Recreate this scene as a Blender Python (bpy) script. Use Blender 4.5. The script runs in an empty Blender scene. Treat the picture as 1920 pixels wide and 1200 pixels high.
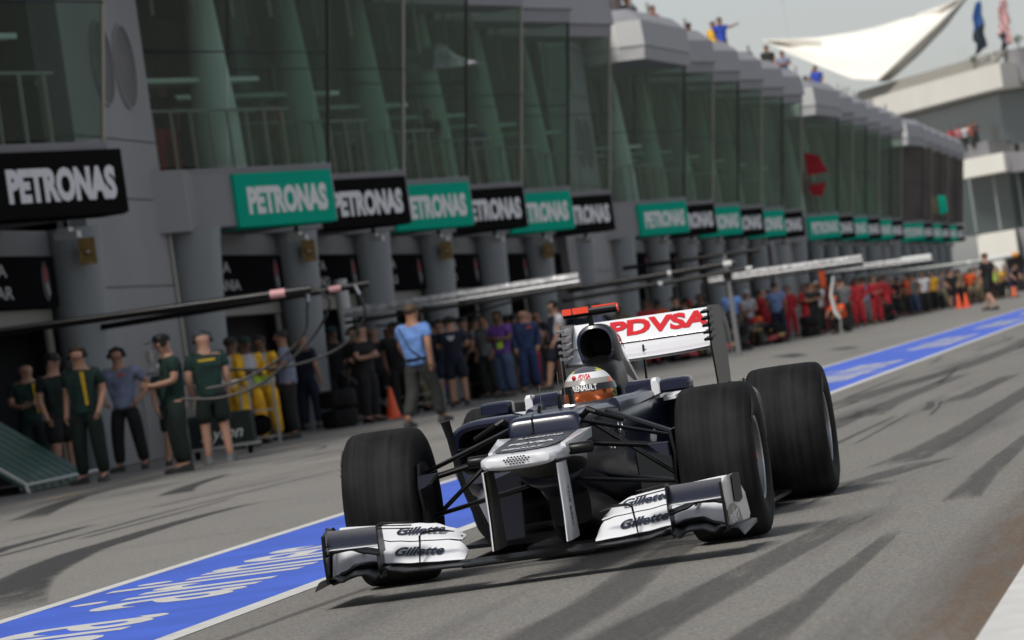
import bpy, bmesh, math, random
from mathutils import Vector, Matrix, Euler
R = math.radians
rnd = random.Random(7)
S = bpy.context.scene
C = S.collection

# ---------------------------------------------------------------- camera, light, exposure
def look_matrix(th, p, r, loc):
    F = Vector((-math.sin(th)*math.cos(p), math.cos(th)*math.cos(p), math.sin(p)))
    R0 = Vector((math.cos(th), math.sin(th), 0)); U0 = R0.cross(F)
    X = R0*math.cos(r) + U0*math.sin(r); U = -R0*math.sin(r) + U0*math.cos(r)
    M = Matrix((X, U, -F)).transposed().to_4x4(); M.translation = loc
    return M
cd = bpy.data.cameras.new('camera'); cam = bpy.data.objects.new('camera', cd); C.objects.link(cam)
cd.sensor_width = 36; cd.lens = 150; cd.clip_start = .1; cd.clip_end = 5000
cam.matrix_world = look_matrix(.16635489, .00711982, -.14156267, Vector((0, 0, .91604)))
cd.dof.use_dof = True; cd.dof.focus_distance = 18.3; cd.dof.aperture_fstop = 6.3
S.camera = cam
SUN_AZ = (-.37, -.93); SUN_EL = 52
w = bpy.data.worlds.new('World'); S.world = w; w.use_nodes = True
nt = w.node_tree; nt.nodes.clear()
sky = nt.nodes.new('ShaderNodeTexSky'); sky.sky_type = 'NISHITA'; sky.sun_disc = False
sky.sun_elevation = R(SUN_EL); sky.sun_rotation = math.atan2(SUN_AZ[0], SUN_AZ[1]) % (2*math.pi)
sky.air_density = 1.0; sky.dust_density = 1.5; sky.ozone_density = 1.0
hs = nt.nodes.new('ShaderNodeHueSaturation'); hs.inputs['Saturation'].default_value = .32
bg = nt.nodes.new('ShaderNodeBackground'); bg.inputs['Strength'].default_value = .10
wo = nt.nodes.new('ShaderNodeOutputWorld')
nt.links.new(sky.outputs[0], hs.inputs['Color']); nt.links.new(hs.outputs[0], bg.inputs[0]); nt.links.new(bg.outputs[0], wo.inputs[0])
sd = bpy.data.lights.new('sun', 'SUN'); sd.energy = 2.75; sd.angle = R(16); sd.color = (1, .955, .885)
so = bpy.data.objects.new('sun', sd); C.objects.link(so)
sv = Vector((SUN_AZ[0]*math.cos(R(SUN_EL)), SUN_AZ[1]*math.cos(R(SUN_EL)), math.sin(R(SUN_EL))))
so.rotation_euler = sv.to_track_quat('Z', 'Y').to_euler()
S.view_settings.view_transform = 'Standard'; S.view_settings.look = 'None'
S.view_settings.exposure = 0.12; S.view_settings.gamma = 1; S.view_settings.use_curve_mapping = False

# ---------------------------------------------------------------- materials
MATS = {}
def mat(name, col, rough=.5, metal=0, coat=0, noise=0, nscale=8, bump=0, bscale=60, spec=None, emit=0, stretch=None):
    if name in MATS: return MATS[name]
    m = bpy.data.materials.new(name); m.use_nodes = True; t = m.node_tree; b = t.nodes['Principled BSDF']
    c4 = (*col, 1)
    b.inputs['Base Color'].default_value = c4; b.inputs['Roughness'].default_value = rough
    b.inputs['Metallic'].default_value = metal; b.inputs['Coat Weight'].default_value = coat
    b.inputs['Coat Roughness'].default_value = .04
    if spec is not None: b.inputs['Specular IOR Level'].default_value = spec
    if emit:
        b.inputs['Emission Color'].default_value = c4; b.inputs['Emission Strength'].default_value = emit
    tc = t.nodes.new('ShaderNodeTexCoord'); mp = t.nodes.new('ShaderNodeMapping')
    t.links.new(tc.outputs['Object'], mp.inputs[0])
    if stretch: mp.inputs['Scale'].default_value = stretch
    if noise:
        n = t.nodes.new('ShaderNodeTexNoise'); n.inputs['Scale'].default_value = nscale; n.inputs['Detail'].default_value = 5
        t.links.new(mp.outputs[0], n.inputs['Vector'])
        mr = t.nodes.new('ShaderNodeMapRange'); mr.inputs['From Min'].default_value = .3; mr.inputs['From Max'].default_value = .7
        mr.inputs['To Min'].default_value = 1-noise; mr.inputs['To Max'].default_value = 1+noise
        t.links.new(n.outputs[0], mr.inputs[0])
        mx = t.nodes.new('ShaderNodeVectorMath'); mx.operation = 'SCALE'; mx.inputs[0].default_value = col
        t.links.new(mr.outputs[0], mx.inputs['Scale']); t.links.new(mx.outputs[0], b.inputs['Base Color'])
    if bump:
        n2 = t.nodes.new('ShaderNodeTexNoise'); n2.inputs['Scale'].default_value = bscale; n2.inputs['Detail'].default_value = 4
        t.links.new(mp.outputs[0], n2.inputs['Vector'])
        bp = t.nodes.new('ShaderNodeBump'); bp.inputs['Strength'].default_value = bump; bp.inputs['Distance'].default_value = .01
        t.links.new(n2.outputs[0], bp.inputs['Height']); t.links.new(bp.outputs[0], b.inputs['Normal'])
    MATS[name] = m
    return m
navy = mat('navy_paint', (.007, .010, .030), .28, coat=.5, spec=.35)
navy.node_tree.nodes['Principled BSDF'].inputs['Coat Roughness'].default_value = .16
white = mat('white_paint', (.72, .73, .76), .3, coat=.6)
carbon = mat('carbon_black', (.0045, .0045, .005), .36, coat=.04, bump=.05, bscale=300, spec=.25)
dark = mat('dark_void', (.004, .004, .004), .8)
satin = mat('satin_black', (.007, .007, .008), .42, spec=.3)
greyp = mat('nose_grey_paint', (.040, .044, .058), .38, coat=.15)
nprint = mat('navy_print', (.010, .014, .035), .5)
wprint = mat('white_print', (.72, .72, .74), .5)
red = mat('red_print', (.55, .012, .02), .35)
tred = mat('red_orange_paint', (.85, .07, .03), .4)
silver = mat('silver_metal', (.45, .46, .48), .3, metal=1)
rimm = mat('rim_metal', (.20, .20, .21), .38, metal=.8)
slate = mat('slate_blue_paint', (.016, .019, .034), .4, coat=.15, spec=.3)
gold = mat('gold_paint', (.42, .27, .07), .35, coat=.4)
blk = mat('black_paint', (.008, .008, .008), .3, coat=.5)
def tyre_mat():
    m = bpy.data.materials.new('tyre_rubber'); m.use_nodes = True; t = m.node_tree; b = t.nodes['Principled BSDF']
    tc = t.nodes.new('ShaderNodeTexCoord'); mp = t.nodes.new('ShaderNodeMapping'); mp.inputs['Scale'].default_value = (30, .6, .6)
    n = t.nodes.new('ShaderNodeTexNoise'); n.inputs['Scale'].default_value = 1.4; n.inputs['Detail'].default_value = 6
    n2 = t.nodes.new('ShaderNodeTexNoise'); n2.inputs['Scale'].default_value = 6; n2.inputs['Detail'].default_value = 6
    cr = t.nodes.new('ShaderNodeValToRGB'); cr.color_ramp.elements[0].color = (.0045, .0045, .005, 1); cr.color_ramp.elements[1].color = (.017, .017, .0175, 1)
    cr.color_ramp.elements[0].position = .38; cr.color_ramp.elements[1].position = .62
    mx = t.nodes.new('ShaderNodeMath'); mx.operation = 'ADD'; m2 = t.nodes.new('ShaderNodeMath'); m2.operation = 'MULTIPLY'; m2.inputs[1].default_value = .5
    t.links.new(tc.outputs['Object'], mp.inputs[0]); t.links.new(mp.outputs[0], n.inputs['Vector']); t.links.new(tc.outputs['Object'], n2.inputs['Vector'])
    t.links.new(n.outputs[0], mx.inputs[0]); t.links.new(n2.outputs[0], mx.inputs[1]); t.links.new(mx.outputs[0], m2.inputs[0])
    t.links.new(m2.outputs[0], cr.inputs[0]); t.links.new(cr.outputs[0], b.inputs['Base Color'])
    bp = t.nodes.new('ShaderNodeBump'); bp.inputs['Strength'].default_value = .12; bp.inputs['Distance'].default_value = .003
    t.links.new(n.outputs[0], bp.inputs['Height']); t.links.new(bp.outputs[0], b.inputs['Normal'])
    b.inputs['Roughness'].default_value = .72; b.inputs['Specular IOR Level'].default_value = .16
    return m
tyre = tyre_mat()
def glass_mat(name, tint, gl=.07, rough=.03):
    m = bpy.data.materials.new(name); m.use_nodes = True; t = m.node_tree; t.nodes.clear()
    o = t.nodes.new('ShaderNodeOutputMaterial'); tr = t.nodes.new('ShaderNodeBsdfTransparent'); tr.inputs[0].default_value = (*tint, 1)
    g = t.nodes.new('ShaderNodeBsdfGlossy'); g.inputs['Roughness'].default_value = rough; g.inputs[0].default_value = (.8, .9, .87, 1)
    fr = t.nodes.new('ShaderNodeLayerWeight'); fr.inputs[0].default_value = .5
    ma = t.nodes.new('ShaderNodeMath'); ma.operation = 'MULTIPLY_ADD'; ma.inputs[1].default_value = .25; ma.inputs[2].default_value = gl
    mx = t.nodes.new('ShaderNodeMixShader'); pw = t.nodes.new('ShaderNodeMath'); pw.operation = 'POWER'; pw.inputs[1].default_value = 2.5; t.links.new(fr.outputs['Facing'], pw.inputs[0]); t.links.new(pw.outputs[0], ma.inputs[0]); t.links.new(ma.outputs[0], mx.inputs[0])
    t.links.new(tr.outputs[0], mx.inputs[1]); t.links.new(g.outputs[0], mx.inputs[2]); t.links.new(mx.outputs[0], o.inputs[0])
    return m
glass = glass_mat('green_tinted_glass', (.62, .73, .67), .03)

# ---------------------------------------------------------------- mesh helpers
class MB:
    def __init__(s): s.v = []; s.f = []; s.mi = []; s.m = 0
    def face(s, *idx): s.f.append(tuple(idx)); s.mi.append(s.m)
    def add(s, vs, fs):
        o = len(s.v); s.v += [tuple(v) for v in vs]
        for f in fs: s.f.append(tuple(i+o for i in f)); s.mi.append(s.m)
        return s
    def box(s, x0, x1, y0, y1, z0, z1):
        return s.add([(x0,y0,z0),(x1,y0,z0),(x1,y1,z0),(x0,y1,z0),(x0,y0,z1),(x1,y0,z1),(x1,y1,z1),(x0,y1,z1)],
                     [(0,3,2,1),(4,5,6,7),(0,1,5,4),(1,2,6,5),(2,3,7,6),(3,0,4,7)])
    def hexa(s, p):   # 8 points, bottom four then top four
        return s.add(p, [(0,3,2,1),(4,5,6,7),(0,1,5,4),(1,2,6,5),(2,3,7,6),(3,0,4,7)])
    def rings(s, rs, cap=True, closed=True):
        n = len(rs[0]); vs = [p for r in rs for p in r]; fs = []
        for i in range(len(rs)-1):
            for j in range(n if closed else n-1):
                k = (j+1) % n
                fs.append((i*n+j, i*n+k, (i+1)*n+k, (i+1)*n+j))
        if cap: fs.append(tuple(range(n-1, -1, -1))); fs.append(tuple((len(rs)-1)*n+j for j in range(n)))
        return s.add(vs, fs)
    def tube(s, pts, r, n=8, flat=1.0, up=None):
        pts = [Vector(p) for p in pts]; rs = []
        rr = r if isinstance(r, (list, tuple)) else [r]*len(pts)
        for i, p in enumerate(pts):
            d = (pts[min(i+1, len(pts)-1)] - pts[max(i-1, 0)]).normalized()
            u = Vector(up) if up else (Vector((0,0,1)) if abs(d.z) < .9 else Vector((1,0,0)))
            a = d.cross(u).normalized(); b = a.cross(d).normalized()
            rs.append([p + a*math.cos(2*math.pi*k/n)*rr[i] + b*math.sin(2*math.pi*k/n)*rr[i]*flat for k in range(n)])
        return s.rings(rs)
    def lathe_x(s, prof, cx, cy, cz, n=48, closed=False):   # prof: (x, radius)
        rs = [[(cx+x, cy+r*math.cos(2*math.pi*k/n), cz+r*math.sin(2*math.pi*k/n)) for k in range(n)] for x, r in prof]
        return s.rings(rs, cap=not closed)
    def lathe_z(s, prof, cx, cy, n=20, sx=1, sy=1):   # prof: (radius, z)
        return s.rings([[(cx+r*sx*math.cos(2*math.pi*k/n), cy+r*sy*math.sin(2*math.pi*k/n), z) for k in range(n)] for r, z in prof])
    def plate(s, poly, th, axis='x'):   # poly of 3D points, extruded by th along an axis vector
        d = {'x': Vector((th,0,0)), 'y': Vector((0,th,0)), 'z': Vector((0,0,th))}[axis] if isinstance(axis, str) else Vector(axis)*th
        n = len(poly); a = [Vector(p)-d/2 for p in poly]; b = [Vector(p)+d/2 for p in poly]
        return s.add(a+b, [tuple(range(n-1,-1,-1)), tuple(range(n, 2*n))]+[(i, (i+1)%n, n+(i+1)%n, n+i) for i in range(n)])
    def sphere(s, c, rx, ry, rz, nu=16, nv=10):
        rs = []
        for i in range(nv+1):
            a = math.pi*(i/nv) if 0 < i < nv else math.pi*(.012 if i == 0 else .988)
            rs.append([(c[0]+rx*math.sin(a)*math.cos(2*math.pi*k/nu), c[1]+ry*math.sin(a)*math.sin(2*math.pi*k/nu), c[2]-rz*math.cos(a)) for k in range(nu)])
        return s.rings(rs)
    def mesh(s, name, mats, smooth=True, angle=40):
        me = bpy.data.meshes.new(name); me.from_pydata(s.v, [], s.f)
        for m in (mats if isinstance(mats, (list, tuple)) else [mats]): me.materials.append(m)
        me.polygons.foreach_set('material_index', s.mi)
        bm = bmesh.new(); bm.from_mesh(me); bmesh.ops.recalc_face_normals(bm, faces=bm.faces)
        if smooth:
            for f in bm.faces: f.smooth = True
            for e in bm.edges:
                if len(e.link_faces) == 2:
                    try:
                        if e.calc_face_angle() > R(angle): e.smooth = False
                    except ValueError: pass
        bm.to_mesh(me); bm.free()
        return me
    def build(s, name, mats, parent=None, smooth=True, angle=40, loc=None, rot=None):
        return put(name, s.mesh(name, mats, smooth, angle), parent, loc, rot)
def put(name, me, parent=None, loc=None, rot=None):
    o = bpy.data.objects.new(name, me); C.objects.link(o)
    if parent: o.parent = parent
    if loc is not None: o.location = loc
    if rot is not None: o.rotation_euler = rot
    return o
def tag(o, label=None, cat=None, group=None, kind=None):
    if label: o['label'] = label
    if cat: o['category'] = cat
    if group: o['group'] = group
    if kind: o['kind'] = kind
    return o
def thing(name, label, cat, loc=(0,0,0), rz=0, group=None, kind=None):
    o = bpy.data.objects.new(name, None); C.objects.link(o); o.location = loc; o.rotation_euler = (0, 0, rz)
    o.empty_display_size = .1
    return tag(o, label, cat, group, kind)
def kids(o): return [c for c in bpy.data.objects if c.parent == o]
def copy_tree(o, ch=None, parent=None):
    if ch is None:
        ch = {}
        for x in bpy.data.objects:
            if x.parent: ch.setdefault(x.parent.name, []).append(x)
    c = o.copy(); C.objects.link(c)
    if parent: c.parent = parent
    for k in ch.get(o.name, []): copy_tree(k, ch, c)
    return c
def sup(y, hw, zt, zb, et=3.0, eb=2.5, n=28, cx=0, zm=None):   # superellipse ring in the xz plane
    zm = (zt+zb)/2 if zm is None else zm; out = []
    for k in range(n):
        a = 2*math.pi*k/n; ca, sa = math.cos(a), math.sin(a); e = et if sa >= 0 else eb
        x = math.copysign(abs(ca)**(2/e), ca)*hw; z = math.copysign(abs(sa)**(2/e), sa)*((zt-zm) if sa >= 0 else (zm-zb))
        out.append((cx+x, y, zm+z))
    return out
TXT = {}
def text_mesh(s, size=1, ext=.004, bold=.02, shear=0, sx=1.0, spacing=1.0, name='lettering'):
    key = (s, size, ext, bold, shear, sx, spacing)
    if key in TXT: return TXT[key]
    cu = bpy.data.curves.new('t', 'FONT'); cu.body = s; cu.size = size; cu.extrude = ext; cu.offset = bold*size; cu.shear = shear
    cu.align_x = 'CENTER'; cu.align_y = 'CENTER'; cu.resolution_u = 3; cu.space_character = spacing
    o = bpy.data.objects.new('t', cu); C.objects.link(o)
    bpy.context.view_layer.update()
    me = bpy.data.meshes.new_from_object(o.evaluated_get(bpy.context.evaluated_depsgraph_get()))
    bpy.data.objects.remove(o); bpy.data.curves.remove(cu)
    for v in me.vertices: v.co.x *= sx
    me.name = name; TXT[key] = me
    return me
def text(s, parent, m, origin, xdir, ydir, size, fit=None, name='lettering', **k):
    """flat lettering: xdir reading direction, ydir up direction, fit = total width"""
    me = text_mesh(s, size, **k).copy(); me.materials.clear(); me.materials.append(m)
    xs = [v.co.x for v in me.vertices]; wd = max(xs)-min(xs); f = (fit/wd) if fit else 1
    X = Vector(xdir).normalized(); Y = Vector(ydir).normalized(); Z = X.cross(Y).normalized()
    Y = Z.cross(X)
    M = Matrix((X*f, Y, Z)).transposed().to_4x4(); M.translation = Vector(origin)
    me.transform(M)
    return put(name, me, parent)

# ================================================================ THE SETTING
def ground_mat(name, base, dark_c, streak, kind):
    m = bpy.data.materials.new(name); m.use_nodes = True; t = m.node_tree; b = t.nodes['Principled BSDF']
    N = t.nodes.new; L = t.links.new
    ge = N('ShaderNodeTexCoord')
    def noise(scale, sc, det=5, rough=.55, loc=(0,0,0), rz=0):
        mp = N('ShaderNodeMapping'); mp.inputs['Scale'].default_value = sc; mp.inputs['Location'].default_value = loc; mp.inputs['Rotation'].default_value = (0,0,rz)
        L(ge.outputs['Object'], mp.inputs[0]); n = N('ShaderNodeTexNoise'); n.inputs['Scale'].default_value = scale
        n.inputs['Detail'].default_value = det; n.inputs['Roughness'].default_value = rough; L(mp.outputs[0], n.inputs['Vector']); return n.outputs[0]
    def rng(x, a, b_, c, d):
        r = N('ShaderNodeMapRange'); r.inputs[1].default_value = a; r.inputs[2].default_value = b_; r.inputs[3].default_value = c; r.inputs[4].default_value = d
        L(x, r.inputs[0]); return r.outputs[0]
    def mix(f, a, b_):
        x = N('ShaderNodeMix'); x.data_type = 'RGBA'
        L(f, x.inputs[0])
        for i, c in ((6, a), (7, b_)):
            if isinstance(c, tuple): x.inputs[i].default_value = (*c, 1)
            else: L(c, x.inputs[i])
        return x.outputs[2]
    grain = noise(70, (1,1,1), 4, .85); patch = noise(.35, (1,.35,1), 4); mid = noise(2.2, (1,.5,1), 5)
    st = noise(1.0, streak[0], 4, .5, rz=streak[3] if len(streak) > 3 else 0)
    c = mix(rng(patch, .35, .7, 0, 1), base, tuple(x*.84 for x in base))
    c = mix(rng(mid, .45, .75, 0, .35), c, tuple(x*f for x, f in zip(base, (1.06, .98, .88))))
    c = mix(rng(st, streak[1], streak[2], 0, .6), c, dark_c)
    vm = N('ShaderNodeVectorMath'); vm.operation = 'SCALE'; L(c, vm.inputs[0]); L(rng(grain, .36, .64, .45, 1.55), vm.inputs['Scale']); c = vm.outputs[0]
    speck = noise(75, (1,1,1), 2, .6, loc=(31,7,0))
    c = mix(rng(speck, .66, .72, 0, .5), c, tuple(min(.8, x*2.6) for x in base))
    L(c, b.inputs['Base Color']); b.inputs['Roughness'].default_value = .82; b.inputs['Specular IOR Level'].default_value = .3
    bp = N('ShaderNodeBump'); bp.inputs['Strength'].default_value = .55; bp.inputs['Distance'].default_value = .006
    L(grain, bp.inputs['Height']); L(bp.outputs[0], b.inputs['Normal'])
    return m
g_m = ground_mat('far_ground', (.2, .19, .175), (.14,.135,.13), ((.3,.02,1), .6, .8), 0)
apron_m = ground_mat('apron_concrete', (.225, .218, .205), (.10, .098, .095), ((.9, .09, 1), .60, .74, .05), 0)
lane_m = ground_mat('lane_asphalt', (.205, .198, .184), (.085, .083, .083), ((2.6, .12, 1), .53, .70, -.02), 0)
def sheet(name, x0, x1, y0, y1, z, m, ny=1):
    b = MB()
    for i in range(ny):
        a, c = y0+(y1-y0)*i/ny, y0+(y1-y0)*(i+1)/ny
        b.add([(x0,a,z),(x1,a,z),(x1,c,z),(x0,c,z)], [(0,1,2,3)])
    return tag(b.build(name, m, smooth=False), kind='structure')
sheet('ground', -400, 400, -150, 3000, -.012, g_m)
sheet('pit_apron', -17.1, -4.2, -45, 420, -.0040, apron_m)
sheet('pit_lane_road', -4.2, 3, -45, 420, -.0040, lane_m)
def paint_mat(name, col, wear=.25, sc=3):
    m = mat(name, col, .55, noise=wear, nscale=sc, bump=.25, bscale=150); return m
blue = paint_mat('blue_road_paint', (.048, .120, .60), .16, 1.5); wpaint = paint_mat('white_road_paint', (.60, .60, .58), .10, 6)
EL = [(-5.5, -45), (-5.72, 10), (-5.88, 19), (-6.05, 28), (-6.2, 38), (-6.26, 50), (-6.26, 420)]
ER = [(-4.13, -45), (-4.15, 10), (-4.17, 19), (-4.2, 28), (-4.22, 38), (-4.24, 50), (-4.24, 420)]
def ribbon(name, A, B, z, m):
    b = MB()
    for i in range(len(A)-1): b.add([(*A[i], z), (*B[i], z), (*B[i+1], z), (*A[i+1], z)], [(0,1,2,3)])
    return tag(b.build(name, m, smooth=False), kind='structure')
ribbon('blue_strip', EL, ER, -.0028, blue)
ribbon('painted_line', [(x, y) for x, y in EL], [(x+.10, y) for x, y in EL], -.0016, wpaint)
ribbon('painted_line', [(x-.12, y) for x, y in ER], [(x, y) for x, y in ER], -.0016, wpaint)
sheet('painted_line', -.78, .12, -45, 420, -.0016, wpaint)
# dashed yellow line in front of the garages, and the pale line of the pit boxes
yel = paint_mat('yellow_road_paint', (.36, .24, .08), .35)
for i in range(34):
    sheet('painted_dash', -13.32, -13.22, 40+i*6.2, 41.6+i*6.2, -.0022, yel)
greyline = paint_mat('grey_road_paint', (.42, .41, .39), .4)
for i in range(8):
    y = 46.5+i*19.5
    b = MB(); b.add([(-13.0, y, -.0025), (-13.0+3.2, y-.02, -.0025), (-9.8, y+.10, -.0025), (-13.0, y+.12, -.0025)], [(0,1,2,3)])
    tag(b.build('painted_line', greyline, smooth=False), kind='structure')
# joints between the concrete slabs of the apron, and small tar patches
jm = mat('slab_joint', (.10, .096, .09), .9)
for i in range(40):
    sheet('slab_joint', -17.0, -6.3, 21+i*6.1, 21.03+i*6.1, -.0034, jm)
for x_ in (-9.7, -13.9): sheet('slab_joint', x_, x_+.025, 15, 260, -.0031, jm)
rp_ = random.Random(5)
# skid marks: long curved bands of rubber
def skid_mat(K=.5):
    m = bpy.data.materials.new('rubber_mark'); m.use_nodes = True; t = m.node_tree; b = t.nodes['Principled BSDF']; o = t.nodes['Material Output']
    b.inputs['Base Color'].default_value = (.040, .039, .041, 1); b.inputs['Roughness'].default_value = .8
    uv = t.nodes.new('ShaderNodeUVMap'); sp = t.nodes.new('ShaderNodeSeparateXYZ'); t.links.new(uv.outputs[0], sp.inputs[0])
    tc = t.nodes.new('ShaderNodeTexCoord'); n = t.nodes.new('ShaderNodeTexNoise'); n.inputs['Scale'].default_value = 60; n.inputs['Detail'].default_value = 4
    mp = t.nodes.new('ShaderNodeMapping'); mp.inputs['Scale'].default_value = (9, .8, 1); n3 = t.nodes.new('ShaderNodeTexNoise'); n3.inputs['Scale'].default_value = 1.5
    t.links.new(tc.outputs['Object'], n.inputs['Vector']); t.links.new(tc.outputs['Object'], mp.inputs[0]); t.links.new(mp.outputs[0], n3.inputs['Vector'])
    M = lambda op, a, c: (lambda q: [t.links.new(v, q.inputs[i]) if not isinstance(v, (int, float)) else setattr(q.inputs[i], 'default_value', v) for i, v in ((0, a), (1, c))] and q.outputs[0])((lambda q: (setattr(q, 'operation', op), q)[1])(t.nodes.new('ShaderNodeMath')))
    edge = M('MINIMUM', M('MULTIPLY', sp.outputs[0], 4.5), M('MULTIPLY', sp.outputs[1], 5.0))
    v = M('ADD', M('MULTIPLY', M('SUBTRACT', n.outputs[0], .5), 2.6), M('MULTIPLY', M('SUBTRACT', n3.outputs[0], .5), 2.2))
    f = M('MULTIPLY', M('MINIMUM', M('MAXIMUM', M('MULTIPLY', edge, M('ADD', v, .75)), 0.0), 1.0), K)
    tr = t.nodes.new('ShaderNodeBsdfTransparent'); mx = t.nodes.new('ShaderNodeMixShader')
    t.links.new(f, mx.inputs[0]); t.links.new(tr.outputs[0], mx.inputs[1]); t.links.new(b.outputs[0], mx.inputs[2]); t.links.new(mx.outputs[0], o.inputs[0])
    return m
skid = skid_mat(.38); skid_dark = skid_mat(.78)
def skidmark(pts, w0, w1=None, z=-.0008):
    w1 = w1 or w0; P = []
    n = len(pts)
    for i in range((n-1)*6+1):
        k, f = divmod(i, 6); f /= 6
        if k == n-1: k, f = n-2, 1
        p0, p1, p2, p3 = [Vector(pts[max(0, min(n-1, k+j))]) for j in (-1, 0, 1, 2)]
        P.append(.5*((2*p1)+(p2-p0)*f+(2*p0-5*p1+4*p2-p3)*f*f+(3*p1-p0-3*p2+p3)*f**3))
    me = bpy.data.meshes.new('skid_mark'); V, F, UV = [], [], []; m = len(P)
    for i, p in enumerate(P):
        d = (P[min(i+1, m-1)]-P[max(0, i-1)]).normalized(); nn = Vector((-d.y, d.x)); t = i/(m-1); ww = (w0+(w1-w0)*t)*.62
        for j in (-1, 0, 1): V.append((p.x+nn.x*ww*j, p.y+nn.y*ww*j, z)); UV.append((1-abs(j), min(t, 1-t)*2*min(1, m/12)))
    for i in range(m-1):
        for j in (0, 1): F.append((i*3+j, i*3+j+1, i*3+j+4, i*3+j+3))
    me.from_pydata(V, [], F); ul = me.uv_layers.new(name='UVMap')
    for lp in me.loops: ul.data[lp.index].uv = UV[lp.vertex_index]
    me.materials.append(skid_dark if pts[0][0] < -6 else skid)
    return tag(put('skid_mark', me), kind='structure')
SKIDS = [
 ([(-6.15, 20.2), (-6.87, 22.96), (-7.28, 24.91), (-7.66, 27.19), (-7.78, 28.68), (-7.91, 30.53), (-7.96, 32.2), (-7.85, 33.6)], .44, .12),
 ([(-11.27, 38.4), (-12.22, 43.04), (-12.72, 46.24), (-12.75, 49.8)], .34, .12),
 ([(-8.9, 28.8), (-9.1, 30.2), (-9.17, 31.5), (-9.3, 33.6)], .26, .1),
 ([(-10.3, 40.3), (-10.79, 42.84), (-11.3, 46.77)], .34, .1),
 ([(-8.5, 26), (-8.68, 28.79), (-8.75, 31.99), (-8.87, 34.92), (-8.8, 42)], .07, .05),
 ([(-12.9, 44), (-13.2, 52), (-13.1, 60), (-12.6, 72)], .16, .1),
 ([(-9.7, 92.0), (-9.0, 87.5), (-8.5, 84.1)], .5, .3), ([(-8.3, 89.9), (-7.5, 84.8)], .5, .3), ([(-11, 62), (-10.4, 70)], .3, .15), ([(-9.2, 52), (-8.9, 57)], .3, .15),
 ([(-2.30, 9), (-2.33, 13.34), (-2.32, 14.66), (-2.40, 16.6), (-2.5, 20)], .28, .16),
 ([(-1.99, 9), (-1.97, 12.82), (-1.90, 14.48), (-1.84, 15.83), (-1.70, 19)], .30, .16),
 ([(-1.5, 9), (-1.48, 12.13), (-1.45, 13.61), (-1.43, 17)], .26, .05),
 ([(-3.0, 33.67), (-3.04, 38.06), (-2.9, 45.5)], .30, .2), ([(-1.95, 23.5), (-1.82, 27.86), (-1.72, 40)], .30, .16),
 ([(-3.15, 30.9), (-3.12, 36.5)], .28, .2), ([(-2.34, 34.5), (-2.2, 42.1)], .26, .16), ([(-1.28, 18.6), (-1.3, 21.27), (-1.26, 26)], .16, .1),
 ([(-3.75, 38), (-3.49, 44), (-3.14, 50), (-2.92, 66)], .40, .3), ([(-2.6, 19.6), (-2.1, 21.49), (-1.7, 23.5)], .35, .2), ([(-2.0, 44), (-1.9, 70)], .4, .4), ([(-3.0, 60), (-2.8, 95)], .5, .4)]
for pts, a, c in SKIDS: skidmark(pts, a, c)
for i in range(26):
    x_ = rp_.uniform(-3.9, -1.0); y_ = rp_.uniform(12, 75); l_ = rp_.uniform(2, 9); d_ = rp_.uniform(-.25, .12)
    skidmark([(x_, y_), (x_+d_*.4, y_+l_*.5), (x_+d_, y_+l_)], rp_.uniform(.03, .10), rp_.uniform(.02, .06), .0001+i*.00003)
for i in range(14):
    x_ = rp_.uniform(-12.5, -7); y_ = rp_.uniform(24, 60); l_ = rp_.uniform(2, 7); d_ = rp_.uniform(-.9, .3)
    skidmark([(x_, y_), (x_+d_*.3, y_+l_*.5), (x_+d_, y_+l_)], rp_.uniform(.03, .09), rp_.uniform(.02, .06), -.0018+i*.00003)
# white lettering of the blue strip (tops towards the garages, stretched along the lane)
ltm = wpaint
for i in range(14):
    y = 15.6+i*19.0
    for wd_, yy, ft in (('malaysia', 0, 4.9), ('airlines', 5.5, 4.3)):
        o = text(wd_, None, ltm, (-5.15, y+yy, -.0016), (0, 1, 0), (-1, 0, 0), 1.45, fit=ft, ext=.0, bold=.012, shear=.10)
        o.name = 'strip_lettering'; tag(o, kind='structure')
# rusty dirt along the right hand line
b = MB(); b.add([(-1.12, -45, -.0024), (-.78, -45, -.0024), (-.78, 120, -.0024), (-1.12, 120, -.0024)], [(0,1,2,3)])
dm = skid_mat(.5); dm.name = 'rusty_dirt'; dm.node_tree.nodes['Principled BSDF'].inputs['Base Color'].default_value = (.20, .125, .07, 1)
me_ = b.mesh('dirt_band', dm, False); ul = me_.uv_layers.new(name='UVMap')
for lp in me_.loops: ul.data[lp.index].uv = (.28 if me_.vertices[lp.vertex_index].co.x > -.9 else 0, .5)
tag(put('dirt_band', me_), kind='structure')

# ================================================================ THE RACING CAR (x = car's left, y = towards its tail, z up)
car = thing('racing_car', 'dark blue and white single-seat racing car driving towards the camera in the foreground lane', 'racing car', (-2.895, 17.82, 0), .006)
def mirror_build(name, fn, mats, **k):
    for s in (1, -1):
        b = MB(); fn(b, s); b.build(name, mats, car, **k)
# --- nose
b = MB()
ns = [(-1.135,.100,.496,.464),(-1.128,.130,.503,.456),(-1.10,.150,.508,.449),(-1.05,.158,.511,.445),(-.9,.161,.517,.438),(-.6,.163,.527,.425),(-.35,.166,.538,.40),(-.15,.160,.550,.36)]
b.rings([sup(y, hw, zt, zb, 4.5, 3) for y, hw, zt, zb in ns]); nose = b.build('nose', [white, carbon], car)
for p in nose.data.polygons:
    if p.normal.z < -.35 and p.center.y > -1.1: p.material_index = 1
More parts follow.
